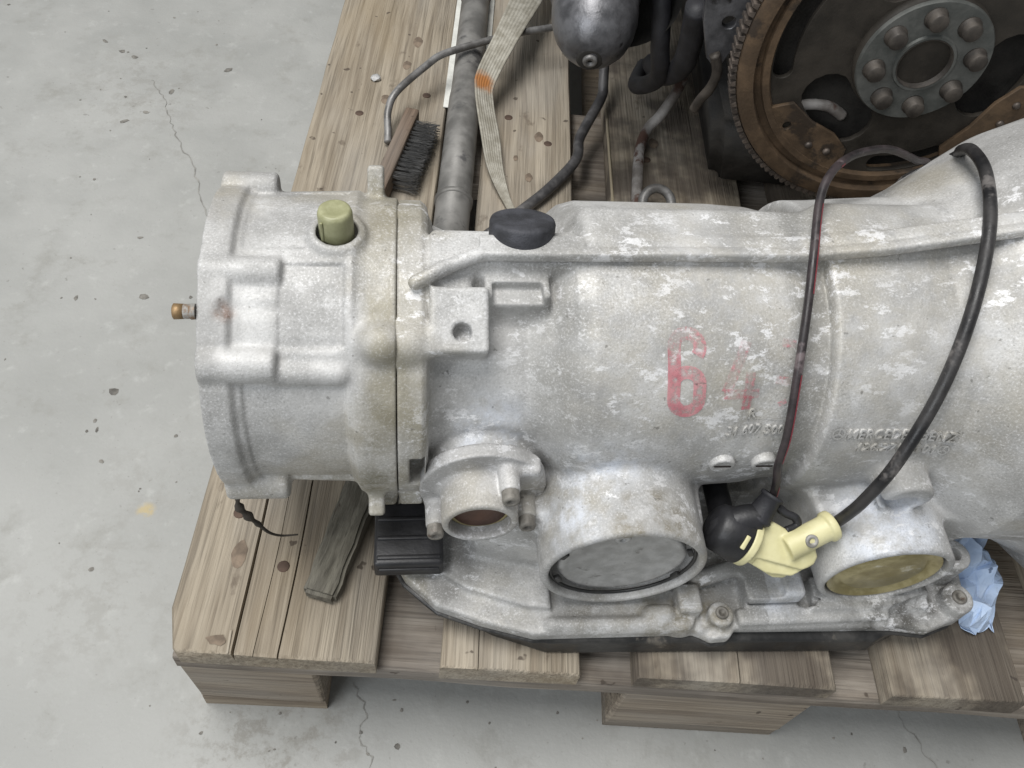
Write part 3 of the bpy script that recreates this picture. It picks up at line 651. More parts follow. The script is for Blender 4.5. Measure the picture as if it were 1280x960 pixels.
# sunk seat of the plastic plug, stud hole
f.add(f_cyl((.1268, .002, .080), (.1268, .002, .0975), .0155, .002), bb_cyl((.1268, .002, .08), (.1268, .002, .0975), .0155), .006)
f.cut(f_cyl((.1268, .002, .0855), (.1268, .002, .11), .0116, .0005), bb_cyl((.1268, .002, .0855), (.1268, .002, .11), .0116), .001)
y, z = polar(.0965, 60); f.cut(f_cap((.071, y+ty, z+tz), (.094, y+ty, z+tz), .0050), bb_cyl((.071, y+ty, z+tz), (.094, y+ty, z+tz), .005), .004)
f.cut(f_cyl((.04, 0, 0), (.075, 0, 0), .036, .001), bb_cyl((.04, 0, 0), (.075, 0, 0), .036), .001)
tail = G('tail_housing', f.mesh('tail_housing'), m_tail); del f

# --- oil pan (dark pressed pan under the flange)
f = Field((.148, -.178, -.153), (.585, .125, -.120), .0016)
def inset(P, d):
    out = []
    c = np.mean(P, 0)
    for p in P:
        v = np.array(p)-c; out.append(tuple(c + v*(1-d/np.linalg.norm(v))))
    return out
f.add(f_poly([(a-.002 if a < .17 else a, b-.0015 if b < 0 else b) for a, b in flange], -.1282, -.1248, .0012), [(.14, .59), (-.175, .13), (-.13, -.124)], .001)
f.add(f_poly([(.187, .09), (.187, -.124), (.225, -.1450), (.262, -.1585), (.495, -.1660), (.520, -.156), (.535, -.13), (.535, .09)], -.149, -.125, .003), [(.18, .54), (-.17, .1), (-.15, -.124)], .002)
G('oil_pan', f.mesh('oil_pan'), m_pan); del f

# --- servo covers
c1 = G('servo_cover', lathe('servo_cover', [(0, .0412), (.0046, .0412), (.0060, .0400), (.0062, .0370), (.0046, .0345), (.0050, .012), (.0052, .0005)], (.301, -.1266, -.055), (0, -1, 0), 64), m_cover1); sharp(c1, 50)
c1['label'] = 'round grey cover held by a wire ring in the larger cylinder'
y0 = -.1362
nub = lathe('drain_nub', [(0, .0052), (.0022, .0050), (.0030, .0040), (.0030, .0022), (.001, .002)], (.2935, -.1325, -.0175), (0, -1, 0), 20); link('drain_nub', nub, m_cover1, c1)
def torus(name, c, axis, R, r, a0=0, a1=2*math.pi, n=72, k=8):
    d, u, w = frame(axis); c = Vector(c); vs, fs = [], []; full = a1-a0 > 6.28; N = n if full else n+1
    for i in range(N):
        a = a0+(a1-a0)*i/n; e = u*math.cos(a)+w*math.sin(a)
        for j in range(k):
            b = 2*math.pi*j/k; vs.append(c+e*(R+r*math.cos(b))+d*r*math.sin(b))
    for i in range(N if full else n):
        for j in range(k):
            p, q = i*k+j, ((i+1) % N)*k+j; p2, q2 = i*k+(j+1) % k, ((i+1) % N)*k+(j+1) % k; fs.append((p, q, q2, p2))
    return mesh(name, vs, fs)
link('retaining_ring', torus('retaining_ring', (.301, -.1335, -.055), (0, -1, 0), .0462, .0012), m_pan, c1)
for a in (22, 158, 205, 335):
    ca, sa = math.cos(math.radians(a)), math.sin(math.radians(a))
    me = boxmesh('retaining_lug', (.007, .003, .0035), .0008); o = link('retaining_lug', me, m_pan, c1, (.301+.043*ca, -.1345, -.055+.043*sa)); o.rotation_euler = (0, -math.radians(a)+math.pi/2, 0)
c2 = G('servo_cover', lathe('servo_cover', [(0, .0376), (.0025, .0376), (.0036, .0370), (.0034, .0345), (.0004, .0328), (.0002, .0285), (.0026, .0262), (.0025, .010), (.0025, .0004)], (.480, -.1380, -.065), (0, -1, 0), 64), m_gold); sharp(c2, 60)
c2['label'] = 'round yellow-gold cover in the smaller cylinder'

# --- governor housing
f = Field((.163, -.124, -.078), (.256, -.074, .022), .0009)
gc = (.2095, -.028)
f.add(f_cyl((.2125, -.0935, -.028), (.2125, -.0840, -.028), .0395, .0012), bb_cyl((.2125, -.0935, -.028), (.2125, -.083, -.028), .0395), .0005)
f.add(f_cyl((gc[0], -.118, gc[1]), (gc[0], -.081, gc[1]), .0232, .002, .0250), bb_cyl((gc[0], -.117, gc[1]), (gc[0], -.08, gc[1]), .026), .003)
lugs = [(gc[0]+.0165, gc[1]+.0255), (gc[0]-.0265, gc[1]-.017), (gc[0]+.030, gc[1]-.008)]
for x, z in lugs: f.add(f_cyl((x, -.110, z), (x, -.080, z), .0060, .001, .0068), bb_cyl((x, -.11, z), (x, -.08, z), .007), .003)
f.add(f_box((.236, -.092, -.012), (.010, .006, .012), .003), bb_box((.236, -.092, -.012), (.01, .006, .012)), .004)
f.cut(f_cyl((gc[0], -.13, gc[1]), (gc[0], -.092, gc[1]), .0190, .0008), bb_cyl((gc[0], -.13, gc[1]), (gc[0], -.092, gc[1]), .019), .001)
gov = G('governor_housing', f.mesh('governor_housing'), m_gov); del f
for x, z in lugs: link('bolt', hexbolt('bolt', (x, -.1095, z), (0, -1, 0), .0053, .0075, socket=True), m_boltd, gov)
link('shaft_end', lathe('shaft_end', [(0, .0165), (.012, .0165), (.0135, .015), (.0125, .007), (.0115, .0005)], (gc[0], -.0975, gc[1]), (0, -1, 0), 40), m_brown, gov)
link('seal_ring', torus('seal_ring', (gc[0], -.1085, gc[1]), (0, -1, 0), .0176, .0014), m_gold, gov)

# --- caps, plugs, stud, bolts
pl = G('plastic_plug', lathe('plastic_plug', [(-.012, .0098), (.0155, .0096), (.0178, .0088), (.0184, .0075), (.0178, .0045), (.0178, .0003)], (.1268, .002, .094), (-.02, .05, 1), 40), m_tan)
pl['label'] = 'olive yellow plastic plug on top of the tail housing'
link('seam_rib', boxmesh('seam_rib', (.0016, .0014, .022), .0004), m_tan, pl, (.1195, -.0048, .098))
cp = G('rubber_cap', lathe('rubber_cap', [(.007, .0170), (.0075, .0188), (.012, .0190), (.0196, .0190), (.0212, .0184), (.0218, .0165), (.0216, .006), (.0216, .0004)], (.2310, -.0010, .0845), (0, .36, .93), 48), m_cap)
cp['label'] = 'round black rubber cap on the shelf behind the rail'
y, z = polar(.0945, 61); st = G('stud', lathe('stud', [(0, .0042), (.0022, .0044), (.0026, .0040), (.007, .0040), (.0075, .0034)], (.0552, y, z), (-1, 0, 0), 24), m_bolt); sharp(st, 50)
link('rust_cap', lathe('rust_cap', [(0, .00405), (.005, .0043), (.0055, .0036), (.0056, .0003)], (.0492, y, z), (-1, 0, 0), 20), plain('brass_stub', (.26, .17, .085), .5, .4), st)
for x in (.3571, .3838):
    p0 = Vector((x, -.088, .004)); s_ = G('plug_screw', lathe('plug_screw', [(0, .0082), (.0085, .0078), (.0098, .0070), (.0092, .0058), (.0092, .0004)], p0, (0, -1, -.12), 28), m_case)
    link('slot', boxmesh('slot', (.0105, .0008, .0013), .0002), m_dark, s_, p0+Vector((0, -.0094, -.0012)))
for x, y, zt, r in ((.378, -.150, -.104, .0045), (.1735, -.1015, -.1100, .0042), (.553, -.1455, -.102, .0052)):
    G('flange_bolt', hexbolt('flange_bolt', (x, y, zt-.001), (0, 0, 1), r, .0030, socket=True), m_boltd)
# rubber block hanging below the joint
rb = G('rubber_mount', boxmesh('rubber_mount', (.046, .046, .019), .003, 3), m_black); rb.location = Vector(GO) + Vector((.1665, -.0925, -.0975))
rb['label'] = 'black rubber block below the tail joint'
for dy in (-.018, -.004, .010): link('rib', boxmesh('rib', (.042, .003, .002), .0008), m_black, rb, (0, dy, .0098))
link('rib', boxmesh('rib', (.040, .002, .004), .0008), m_black, rb, (0, -.0232, .001))

# --- lettering and paint on the case
def on_case(s, arc, off):
    """s along the axis, arc = angle in degrees above the horizontal"""
    a = math.radians(arc); d = Vector((0, -math.cos(a), math.sin(a)))
    hit = case_bvh.ray_cast(Vector((s, 0, 0))+d*.135, -d)
    p = hit[0] if hit[0] else Vector((s, 0, 0))+d*.0946
    return p + d*off
MMDEG = math.degrees(1/.0946)/1000
def ribbon(strokes, w, s0, a0, wear, shear=0.):
    vs, fs, wr = [], [], []
    for pts in strokes:
        P = [Vector((x, y, 0)) for x, y in pts]; Q = [P[0]]
        for a, b in zip(P, P[1:]):
            k = max(2, int((b-a).length/1.2)); Q += [a.lerp(b, (i+1)/k) for i in range(k)]
        base = len(vs); nx = 6
        for i, p in enumerate(Q):
            d = (Q[min(i+1, len(Q)-1)]-Q[max(i-1, 0)]).normalized(); n = Vector((-d.y, d.x, 0))
            for j in range(nx):
                q = p+n*w*(j/(nx-1)-.5)
                vs.append(on_case(s0+(q.x+shear*q.y)/1000, a0+q.y*MMDEG, .0007)); wr.append(wear + (.10 if 1 < j < 4 else 0) + .05*max(0, p.y/12))
        for i in range(len(Q)-1):
            for j in range(nx-1):
                a = base+i*nx+j; fs.append((a, a+1, a+nx+1, a+nx))
    me = mesh('stencil_digit', vs, fs); at = me.attributes.new('wear', 'FLOAT', 'POINT'); at.data.foreach_set('value', wr); return me
m_paint = stencil_mat()
def arcp(cx, cy, rx, ry, a0, a1, n=14): return [(cx+rx*math.cos(math.radians(a0+(a1-a0)*k/n)), cy+ry*math.sin(math.radians(a0+(a1-a0)*k/n))) for k in range(n+1)]
six = [arcp(0, 15, 7.6, 7.6, -40, 180) + [(-7.6, -15)] + arcp(0, -15.5, 7.6, 7.6, 180, 360) + [(7.6, -6)] + arcp(0, -6, 7.6, 6.5, 0, 150)]
d6 = link('stencil_digit', ribbon(six, 7.6, .3235, 41.5, .02, -.06), m_paint, case); d6['label'] = 'red stencilled digit 6'
four = [[(3, 21), (-9, -9)], [(-10, -10), (12, -10)], [(5.5, 3), (4, -20)]]
d4 = link('stencil_digit', ribbon(four, 6.2, .3560, 40.0, .17, -.06), m_paint, case); d4['label'] = 'faded red stencilled digit 4'
dm = link('stencil_digit', ribbon([[(0, 22), (9, 21)], [(-2, 0), (7, -1)], [(3, -13), (4.5, -15.5)]], 5, .3795, 39.0, .12), m_paint, case); dm['label'] = 'last traces of a worn red digit'
def text3d(txt, size, s0, a0, width, slope=0., ex=.0012, shear=.12):
    cu = bpy.data.curves.new('cast_lettering', 'FONT'); cu.body = txt; cu.size = size; cu.extrude = .0004; cu.shear = shear; cu.offset = size*.012; cu.space_character = 1.12; cu.resolution_u = 3
    o = bpy.data.objects.new('t', cu); C.objects.link(o)
    me = bpy.data.meshes.new_from_object(o.evaluated_get(bpy.context.evaluated_depsgraph_get())); bpy.data.objects.remove(o); wm = max(v.co.x for v in me.vertices)
    for v in me.vertices:
        x, y, z = v.co; x *= width/wm; v.co = on_case(s0+x, a0+(y+slope*x)*1000*MMDEG, .0002+(ex if z > 0 else -.0008))
    return link('cast_lettering', me, m_case, case, smooth=False)
text3d('31 607 500', .0088, .3520, 17.2, .036)
text3d('R', .0085, .3635, 24.2, .0055)
text3d('MERCEDES-BENZ', .0092, .4260, 17.4, .068)
text3d('126.271 0101', .0085, .4345, 11.6, .050)
def ringmark(s0, a0, r):
    vs, fs = [], []; n = 28
    for k in range(n):
        for q in (r, r*.74):
            a = 2*math.pi*k/n; vs.append(on_case(s0+q*math.cos(a), a0+q*math.sin(a)*1000*MMDEG, .0011))
    fs = [(2*k, 2*k+1, (2*k+3) % (2*n), (2*k+2) % (2*n)) for k in range(n)]
    b = len(vs)
    for k in range(3):
        a = math.radians(90+120*k); d = Vector((math.cos(a), math.sin(a))); nrm = Vector((-d.y, d.x))*r*.14; i = len(vs)
        for t, sg in ((0, 1), (0, -1), (.85, -1), (.85, 1)):
            p = d*r*t+nrm*sg; vs.append(on_case(s0+p.x, a0+p.y*1000*MMDEG, .0011))
        fs.append((i, i+1, i+2, i+3))
    link('cast_emblem', mesh('cast_emblem', vs, fs), m_case, case, smooth=False)
ringmark(.4205, 19.4, .0042); ringmark(.4895, 13.6, .0036)
vs = [on_case(.3695+.020*k/12, 23.6+q, .0008) for k in range(13) for q in (-.25, .25)]
link('cast_line', mesh('cast_line', vs, [(2*k, 2*k+1, 2*k+3, 2*k+2) for k in range(12)]), m_case, case)

# ------------------------------------------------------------------ control cable with its connector
cab = tag(empty('control_cable', GW((.40, -.13, -.075)), GA), 'looped control cable with cream plastic connector in front of the gearbox', 'cable')
CO = tuple(-a for a in (.40, -.13, -.075))
def K(name, me, m, parent=None): return link(name, me, m, parent or cab, CO if parent is None else (0, 0, 0))
# the connector's own tilted frame: a along the gearbox, b down its sloping face, c out of that face (all in mm)
kO = Vector((.4005, -.131, -.049)); k1 = Vector((1, 0, 0)); k2 = Vector((0, -.8, -.6)); k3 = Vector((0, -.6, .8))
def KP(a, b, c=0): return kO + (k1*a + k2*b + k3*c)/1000
thin = [KP(-8, -32, 6), KP(-4.5, -37.5, 7), (.3915, -.1052, -.002), (.3864, -.1037, .0159), (.3855, -.0962, .0395), (.3857, -.0713, .0757), (.3901, -.0463, .095), (.3955, -.0214, .1081), (.4059, .0144, .1184), (.4175, .0340, .1234), (.4398, .0563, .1182), (.4664, .075, .1094), (.4882, .088, .0995), (.5203, .104, .0800), (.5462, .122, .060), (.56, .150, .0)]
ts = K('thin_sheath', tube('thin_sheath', thin, .0026, 14, 10), m_thin)
ts['label'] = 'thin dusty cable with a red stripe'
sp = spline(thin, 10)[:96]; vs, fs = [], []
for i, p in enumerate(sp):
    d = (sp[min(i+1, len(sp)-1)]-sp[max(i-1, 0)]).normalized(); side = d.cross(Vector((0, -.75, .65))).normalized(); up = side.cross(d).normalized()
    for a in (8, 40, 72): vs.append(p+(side*math.cos(math.radians(a))+up*math.sin(math.radians(a)))*.00275)
for i in range(len(sp)-1):
    if i % 31 < 17: fs += [(3*i+j, 3*i+j+1, 3*i+j+4, 3*i+j+3) for j in (0, 1)]
link('red_stripe', mesh('red_stripe', vs, fs), m_red, ts)
thick = [KP(26, -13, 6), KP(35.9, -17.9, 6), (.4400, -.1208, -.018), (.4428, -.1205, .0), (.4511, -.1131, .0302), (.4652, -.0922, .0659), (.4763, -.0681, .0941), (.4878, -.0386, .1152), (.4998, -.0058, .1275), (.5116, .0308, .1296), (.5180, .0580, .1240), (.5267, .077, .1100), (.540, .094, .092), (.545, .115, .065), (.545, .135, .035), (.56, .150, .0)]
tk = K('thick_sheath', tube('thick_sheath', thick, .0038, 16, 10), m_cable); tk['label'] = 'thick black cable sheath'
def f_plate(pts, c0, c1, rnd):
    g = f_poly(pts, c0, c1, rnd)
    def h(x, y, z):
        x, y, z = np.broadcast_arrays(x-kO.x, y-kO.y, z-kO.z)
        return g(x*1000, (y*k2.y+z*k2.z)*1000, (y*k3.y+z*k3.z)*1000)/1000
    return h
f = Field((.362, -.160, -.085), (.446, -.098, -.008), .0009); ALL = [(.36, .45), (-.16, -.09), (-.09, 0)]
f.add(f_plate([(-14, -19), (-2, -20), (10, -13), (19, -5), (26, -2.5), (27.5, 3), (25, 8), (7, 17.5), (0, 17), (-13, 9), (-21, 4.5), (-23, 1)], -9, 5, 2.2), ALL, .0005)
# sloping lower facet
f.cut(f_plate([(-14, 2.5), (16, 11), (30, 9), (20, 30), (-30, 25)], 2.6, 12, .6), ALL, .0008)
f.cut(f_plate([(-6, 13), (14, 16), (20, 30), (-30, 25)], -1.5, 12, 1), ALL, .0008)
f.add(f_cyl(KP(6, -3, 4), KP(33, -16.5, 6), .0086, .001), bb_cyl(KP(6, -3, 4), KP(33, -16.5, 6), .009), .0025)
f.add(f_cyl(KP(31.5, -15.8, 6), KP(36.5, -18.2, 6), .0102, .0015), bb_cyl(KP(31.5, -15.8, 6), KP(36.5, -18.2, 6), .0102), .0008)
f.cut(f_cyl(KP(35.8, -17.9, 6), KP(38, -19, 6), .0062, .0005), bb_cyl(KP(35.8, -17.9, 6), KP(38, -19, 6), .0062), .0006)
f.add(f_cyl(KP(-21, -8.5, -2), KP(-16, -5.8, -2), .0165, .001), bb_cyl(KP(-21, -8.5, -2), KP(-16, -5.8, -2), .017), .002)
con = K('connector', f.mesh('connector'), m_yel); del f
con['label'] = 'cream yellow plastic connector body'
link('screw', hexbolt('screw', KP(18.5, -9.2, 12.4), k3, .0042, .0022, socket=True), m_bolt, con)
link('clamp_ring', lathe('clamp_ring', [(-.0165, .006), (-.016, .0120), (-.0125, .0152), (-.004, .0164), (.0065, .0168), (.0072, .0155)], KP(-27, -11.6, -2), k1*.88+k2*.47, 40), m_black, con)
o = link('clip_window', boxmesh('clip_window', (.0030, .0095, .0022), .0008), m_yel, con); o.matrix_local = Matrix.Translation(KP(-25.5, -9.5, 14.1)) @ Matrix((k1, -k2, k3)).transposed().to_4x4() @ Matrix.Rotation(math.radians(-32), 4, 'Z')
bd = KP(-4.5, -37.5, 7)-KP(-14, -22.5, 4.5)
K('boot', lathe('boot', [(-.002, .0070), (0, .0088), (.0016, .0092), (.0024, .0084), (.004, .0081), (bd.length-.0022, .0066), (bd.length-.0018, .0078), (bd.length, .0078), (bd.length+.0006, .0070), (bd.length-.001, .0034)], KP(-14, -22.5, 4.5), bd, 28), m_rubber)
K('elbow', tube('elbow', [KP(-36, -4, -3), KP(-37, -12, -1), KP(-32, -18, 2), KP(-23, -21.5, 3), KP(-13, -23, 4)], .009, 20, 8, lambda t: .0078+.0018*math.sin(t*2.2)), m_black)
K('stem', tube('stem', [KP(-27, -9, -8), (.377, -.095, -.062), (.379, -.05, -.066)], .0085, 18, 6), m_black)
K('fixing_clip', tube('fixing_clip', [KP(2, -29, 0), KP(7, -25, 1), KP(13, -22, 2), KP(14, -17, 2), KP(6, -14, 3)], .0028, 8, 6), m_black)

# ------------------------------------------------------------------ engine behind
EX, EY, EZ = .532, .435, .373
eng = tag(empty('engine', (EX, .70, .144)), 'dark oily engine with rusty toothed flywheel ring standing behind the gearbox', 'engine')
EO = Vector((-EX, -.70, -.144))
def E_(name, me, m, parent=None, smooth=True): return link(name, me, m, parent or eng, EO if parent is None else (0, 0, 0), smooth)
def xz(name, loops, y, depth, m, parent=None, bev=.0008):
    me = polyplate(name, loops, depth, bev)
    for v in me.vertices: v.co = Vector((v.co.x, y+v.co.z, v.co.y)) if False else Vector((v.co.x, y-v.co.z, v.co.y))
    o = E_(name, me, m, parent, False); return o
blk = boxmesh('cylinder_block', (.31, .46, .40), .02, 3); o = E_('cylinder_block', blk, m_block); o.location = EO+Vector((.575, .715, .460))
blk = boxmesh('cylinder_head', (.30, .44, .14), .03, 3); o = E_('cylinder_head', blk, m_block); o.location = EO+Vector((.545, .715, .712))
bm = bmesh.new(); bmesh.ops.create_cube(bm, size=1)
for v in bm.verts:
    v.co.x = EX+v.co.x*(.25 if v.co.z > 0 else .19); v.co.y = .72+v.co.y*(.44 if v.co.z > 0 else .36); v.co.z = .1445 if v.co.z < 0 else .25
bmesh.ops.bevel(bm, geom=bm.edges[:], offset=.012, segments=3, affect='EDGES'); me = bpy.data.meshes.new('oil_sump'); bm.to_mesh(me); bm.free(); E_('oil_sump', me, m_block)
# rear flange plate of the block, round bulge plus left ear with holes
out = []
for k in range(40):
    a = math.radians(-25+230*k/39); out.append((EX+.146*math.cos(a), EZ+.146*math.sin(a)))
out += [(EX-.12, EZ-.08), (EX-.08, EZ-.125), (EX+.08, EZ-.125), (EX+.12, EZ-.08)]
xz('rear_plate', [out], .468, .014, m_block)
fw = E_('flywheel', lathe('flywheel', [(-.004, .02), (-.004, .0519), (.004, .0525), (.012, .0525)], (EX, EY, EZ), (0, 1, 0), 48), m_plate)
# pressed plate with three kidney openings and three slots near the rim
def kidney(a0, a1, r0, r1, rc=8):
    L = []
    for k in range(15): a = math.radians(a0+(a1-a0)*k/14); L.append((r1*math.cos(a), r1*math.sin(a)))
    rm, hw = (r0+r1)/2, (r1-r0)/2
    for k in range(1, 7): q = math.pi*k/7; a = math.radians(a1); ea = (math.cos(a), math.sin(a)); ta = (-math.sin(a), math.cos(a)); L.append(((rm+hw*math.cos(q))*ea[0]+hw*.9*math.sin(q)*ta[0], (rm+hw*math.cos(q))*ea[1]+hw*.9*math.sin(q)*ta[1]))
    for k in range(15): a = math.radians(a1+(a0-a1)*k/14); L.append((r0*math.cos(a), r0*math.sin(a)))
    for k in range(1, 7): q = math.pi*k/7; a = math.radians(a0); ea = (math.cos(a), math.sin(a)); ta = (math.sin(a), -math.cos(a)); L.append(((rm-hw*math.cos(q))*ea[0]+hw*.9*math.sin(q)*ta[0], (rm-hw*math.cos(q))*ea[1]+hw*.9*math.sin(q)*ta[1]))
    return [(EX+x, EZ+y) for x, y in L]
holes = [kidney(c-15, c+17, .0535, .0945) for c in (-130, -10, 110)] + [kidney(c-16, c+24, .0985, .1155) for c in (170, 50)] + [kidney(c-14, c+14, .0985, .1155) for c in (-70,)]
xz('plate', [circle(EX, EZ, .1185, 96)] + holes, EY+.006, .004, m_plate, fw, .0005)
# ring gear: L-shaped ring and separate teeth strip
rg = link('ring_gear', lathe('ring_gear', [(.014, .1165), (.002, .1165), (-.001, .1180), (-.001, .1235), (.004, .1245), (.004, .1300), (-.005, .1315), (-.005, .1405), (-.003, .1440), (.004, .1455), (.014, .1455), (.014, .1165)], (EX, EY, EZ), (0, 1, 0), 120, False), m_ring, fw); sharp(rg, 40)
vs, fs = [], []; NTh = 136
for k in range(NTh):
    a = 2*math.pi*k/NTh; w0 = math.pi/NTh*.72; w1 = math.pi/NTh*.36; b = len(vs)
    for yy in (EY-.0015, EY+.013):
        for q, r in ((-w0, .1452), (-w1, .1500), (w1, .1500), (w0, .1452)): vs.append((EX+r*math.cos(a+q), yy, EZ+r*math.sin(a+q)))
    fs += [(b, b+1, b+2, b+3), (b+7, b+6, b+5, b+4), (b, b+4, b+5, b+1), (b+1, b+5, b+6, b+2), (b+2, b+6, b+7, b+3)]
tt_ = link('teeth', mesh('teeth', vs, fs), m_tooth, fw, smooth=False); tt_['kind'] = 'stuff'
# lugs riveted to the ring
for c in (-124, -30, 96):
    L = [(EX+r*math.cos(math.radians(c+a)), EZ+r*math.sin(math.radians(c+a))) for a, r in [(-26, .1185), (-13, .1185), (0, .1185), (13, .1185), (24, .1185), (20, .095), (8, .088), (-8, .093), (-24, .100)]][::1]
    hx, hz = EX+.1115*math.cos(math.radians(c-14)), EZ+.1115*math.sin(math.radians(c-14))
    xz('lug', [L, circle(hx, hz, .0042, 16)], EY+.0015, .003, m_ring, fw, .0004)
    for da, r in ((2, .108), (12, .104)):
        p = (EX+r*math.cos(math.radians(c+da)), EY, EZ+r*math.sin(math.radians(c+da))); link('rivet', lathe('rivet', [(0, .0035), (.002, .0032), (.003, .002), (.0032, .0003)], p, (0, -1, 0), 12), m_tooth, fw)
hubp = link('hub_plate', lathe('hub_plate', [(.004, .0515), (-.006, .0515), (-.0075, .0505), (-.0075, .0245), (-.0095, .0235), (-.0095, .0215), (-.008, .0205), (.03, .0200)], (EX, EY, EZ), (0, 1, 0), 64, False), m_hub, fw); sharp(hubp, 40)
link('bore', lathe('bore', [(-.0097, .0213), (-.0097, .0205), (.03, .0198), (.031, .001)], (EX, EY, EZ), (0, 1, 0), 40, False), m_hubbolt, fw)
for k in range(8):
    a = math.radians(14+45*k); p = (EX+.0382*math.cos(a), EY-.0074, EZ+.0382*math.sin(a))
    link('hub_bolt', lathe('hub_bolt', [(0, .0088), (.0015, .0086), (.002, .0075), (.0085, .0072), (.0095, .0062), (.0095, .0003)], p, (0, -1, 0), 18), m_hubbolt, fw)
# left-hand bracket plate, rusty arm, pale seal seen through the opening
br = xz('bracket', [[(.372, .46), (.400, .46), (.396, .40), (.388, .352), (.380, .330), (.369, .340), (.358, .37), (.350, .41), (.345, .46)], circle(.3775, .372, .0062, 20)], .462, .008, m_dome, None)
E_('rusty_arm', tube('rusty_arm', [(.3735, .455, .345), (.381, .457, .328), (.381, .461, .310), (.377, .466, .294), (.376, .472, .280)], .0044, 10, 6), m_hubbolt)
seal = E_('seal_lip', tube('seal_lip', [(.458, .459, .300), (.470, .458, .306), (.488, .458, .306), (.504, .458, .298)], .0048, 10, 6), m_pipe3)
E_('hose', tube('hose', [(.36, .62, .23), (.362, .60, .235), (.366, .57, .25), (.37, .53, .29), (.36, .50, .36)], .011, 14, 8), m_rubber)
E_('hose', tube('hose', [(.335, .56, .36), (.345, .54, .30), (.355, .555, .255), (.345, .60, .215), (.36, .66, .20)], .009, 14, 8), m_rubber)
E_('side_casting', boxmesh('side_casting', (.10, .16, .17), .02, 3), m_block).location = EO+Vector((.385, .60, .435))
E_('left_shade_mass', boxmesh('left_shade_mass', (.24, .46, .17), .05, 4), m_block).location = EO+Vector((.30, .82, .535))  # unseen bulk added above the view to shade the boards and engine
E_('right_shade_mass', boxmesh('right_shade_mass', (.16, .40, .12), .04, 4), m_block).location = EO+Vector((.76, .74, .52))  # second unseen bulk, added on the far side to block overhead light
# domed canister with nipple
dm_ = E_('canister', lathe('canister', [(-.004, .0008), (-.0035, .010), (0, .0175), (.006, .0240), (.014, .0300), (.024, .0345), (.036, .0370), (.050, .0378), (.066, .0378), (.068, .0400), (.074, .0400), (.076, .0370), (.13, .0365)], (.2745, .462, .330), (.02, .97, .20), 48), m_dome)
dm_['label'] = 'grey metal dome with a small nipple'
link('nipple_seat', lathe('nipple_seat', [(.006, .0125), (-.0035, .0118), (-.005, .0098), (-.0048, .006)], (.2725, .4640, .3255), (.02, .97, .20), 24), m_block, dm_)
link('nipple', lathe('nipple', [(.0, .0066), (-.0065, .0062), (-.0078, .0050), (-.0078, .0026), (-.003, .0024)], (.2725, .4640, .3255), (.02, .97, .20), 24), m_steel, dm_)
E_('canister_arm', tube('canister_arm', [(.276, .58, .35), (.30, .60, .37), (.345, .60, .40), (.38, .60, .41)], .024, 12, 6), m_block)
E_('canister_shroud', lathe('canister_shroud', [(.03, .052), (.05, .054), (.10, .054), (.12, .045)], (.300, .500, .335), (.02, .97, .2), 40, False), m_block)

# ------------------------------------------------------------------ things lying on the pallet
ZT = .1445
# grey tube along the gap
tb = tag(empty('grey_tube', (.1645, .62, .146)), 'straight grey steel tube lying in the gap behind the gearbox', 'tube')
def tp_(y0, y1, prof): return lathe('t', [(y-y0, r) for y, r in prof], (0, y0-.62, .0174), (0, 1, 0), 36)
o = link('tube_body', tp_(.36, .98, [(.36, .0172), (.615, .0172), (.630, .0162), (.70, .0162), (.715, .0172), (.98, .0172)]), m_tube, tb)
for y in (.828, .445): link('collar', lathe('collar', [(0, .0170), (.001, .0188), (.005, .0190), (.0065, .0172)], (0, y-.62, .0174), (0, 1, 0), 36), m_tube, tb)
link('weld_seam', tube('weld_seam', [(-.0115, .10, .0277), (-.0118, .14, .0273), (-.0105, .165, .0287), (-.0108, .2, .0284)], .0013, 6, 6), m_pipe2, tb)
pc = tag(link('paper_strip', boxmesh('paper_strip', (.048, .30, .0014), .0003), m_white, None, (.1645, .775, .1453)), 'white card strip under the far end of the grey tube', 'card')
# thin bent pipe
def pipe(name, pts, r, m, label, **kw):
    b = Vector(pts[0]); o = link(name, tube(name, [Vector(p)-b for p in pts], r, 14, 8, **kw), m, None, b); return tag(o, label, 'pipe')
pipe('bent_pipe', [(.0875, .548, .1495), (.0865, .560, .154), (.0845, .580, .166), (.092, .600, .177), (.120, .645, .183), (.138, .666, .186), (.185, .697, .1885), (.225, .720, .190), (.262, .735, .192), (.300, .745, .200)], .0040, m_steel, 'thin bent steel pipe crossing over the grey tube')
pipe('bent_pipe', [(.318, .70, .20), (.319, .66, .175), (.318, .645, .165), (.300, .60, .156), (.293, .578, .154), (.289, .545, .153), (.262, .498, .152), (.235, .462, .151), (.20, .42, .150)], .0058, m_pipe2, 'dark bent pipe below the dome, beside the pale board edge')
pipe('bent_pipe', [(.412, .66, .235), (.398, .63, .20), (.383, .615, .172), (.371, .607, .158), (.362, .58, .1515), (.357, .54, .1505), (.353, .49, .1505), (.350, .45, .1505)], .0058, m_pipe3, 'chalky rust-spotted pipe running up to the engine')
rg_ = tag(link('pipe_eye', torus('pipe_eye', (0, 0, 0), (.1, -.55, .8), .0155, .0050, n=40, k=10), m_steel, None, (.372, .482, .1585)), 'dark ring fitting peeping over the gearbox beside the chalky pipe', 'fitting')

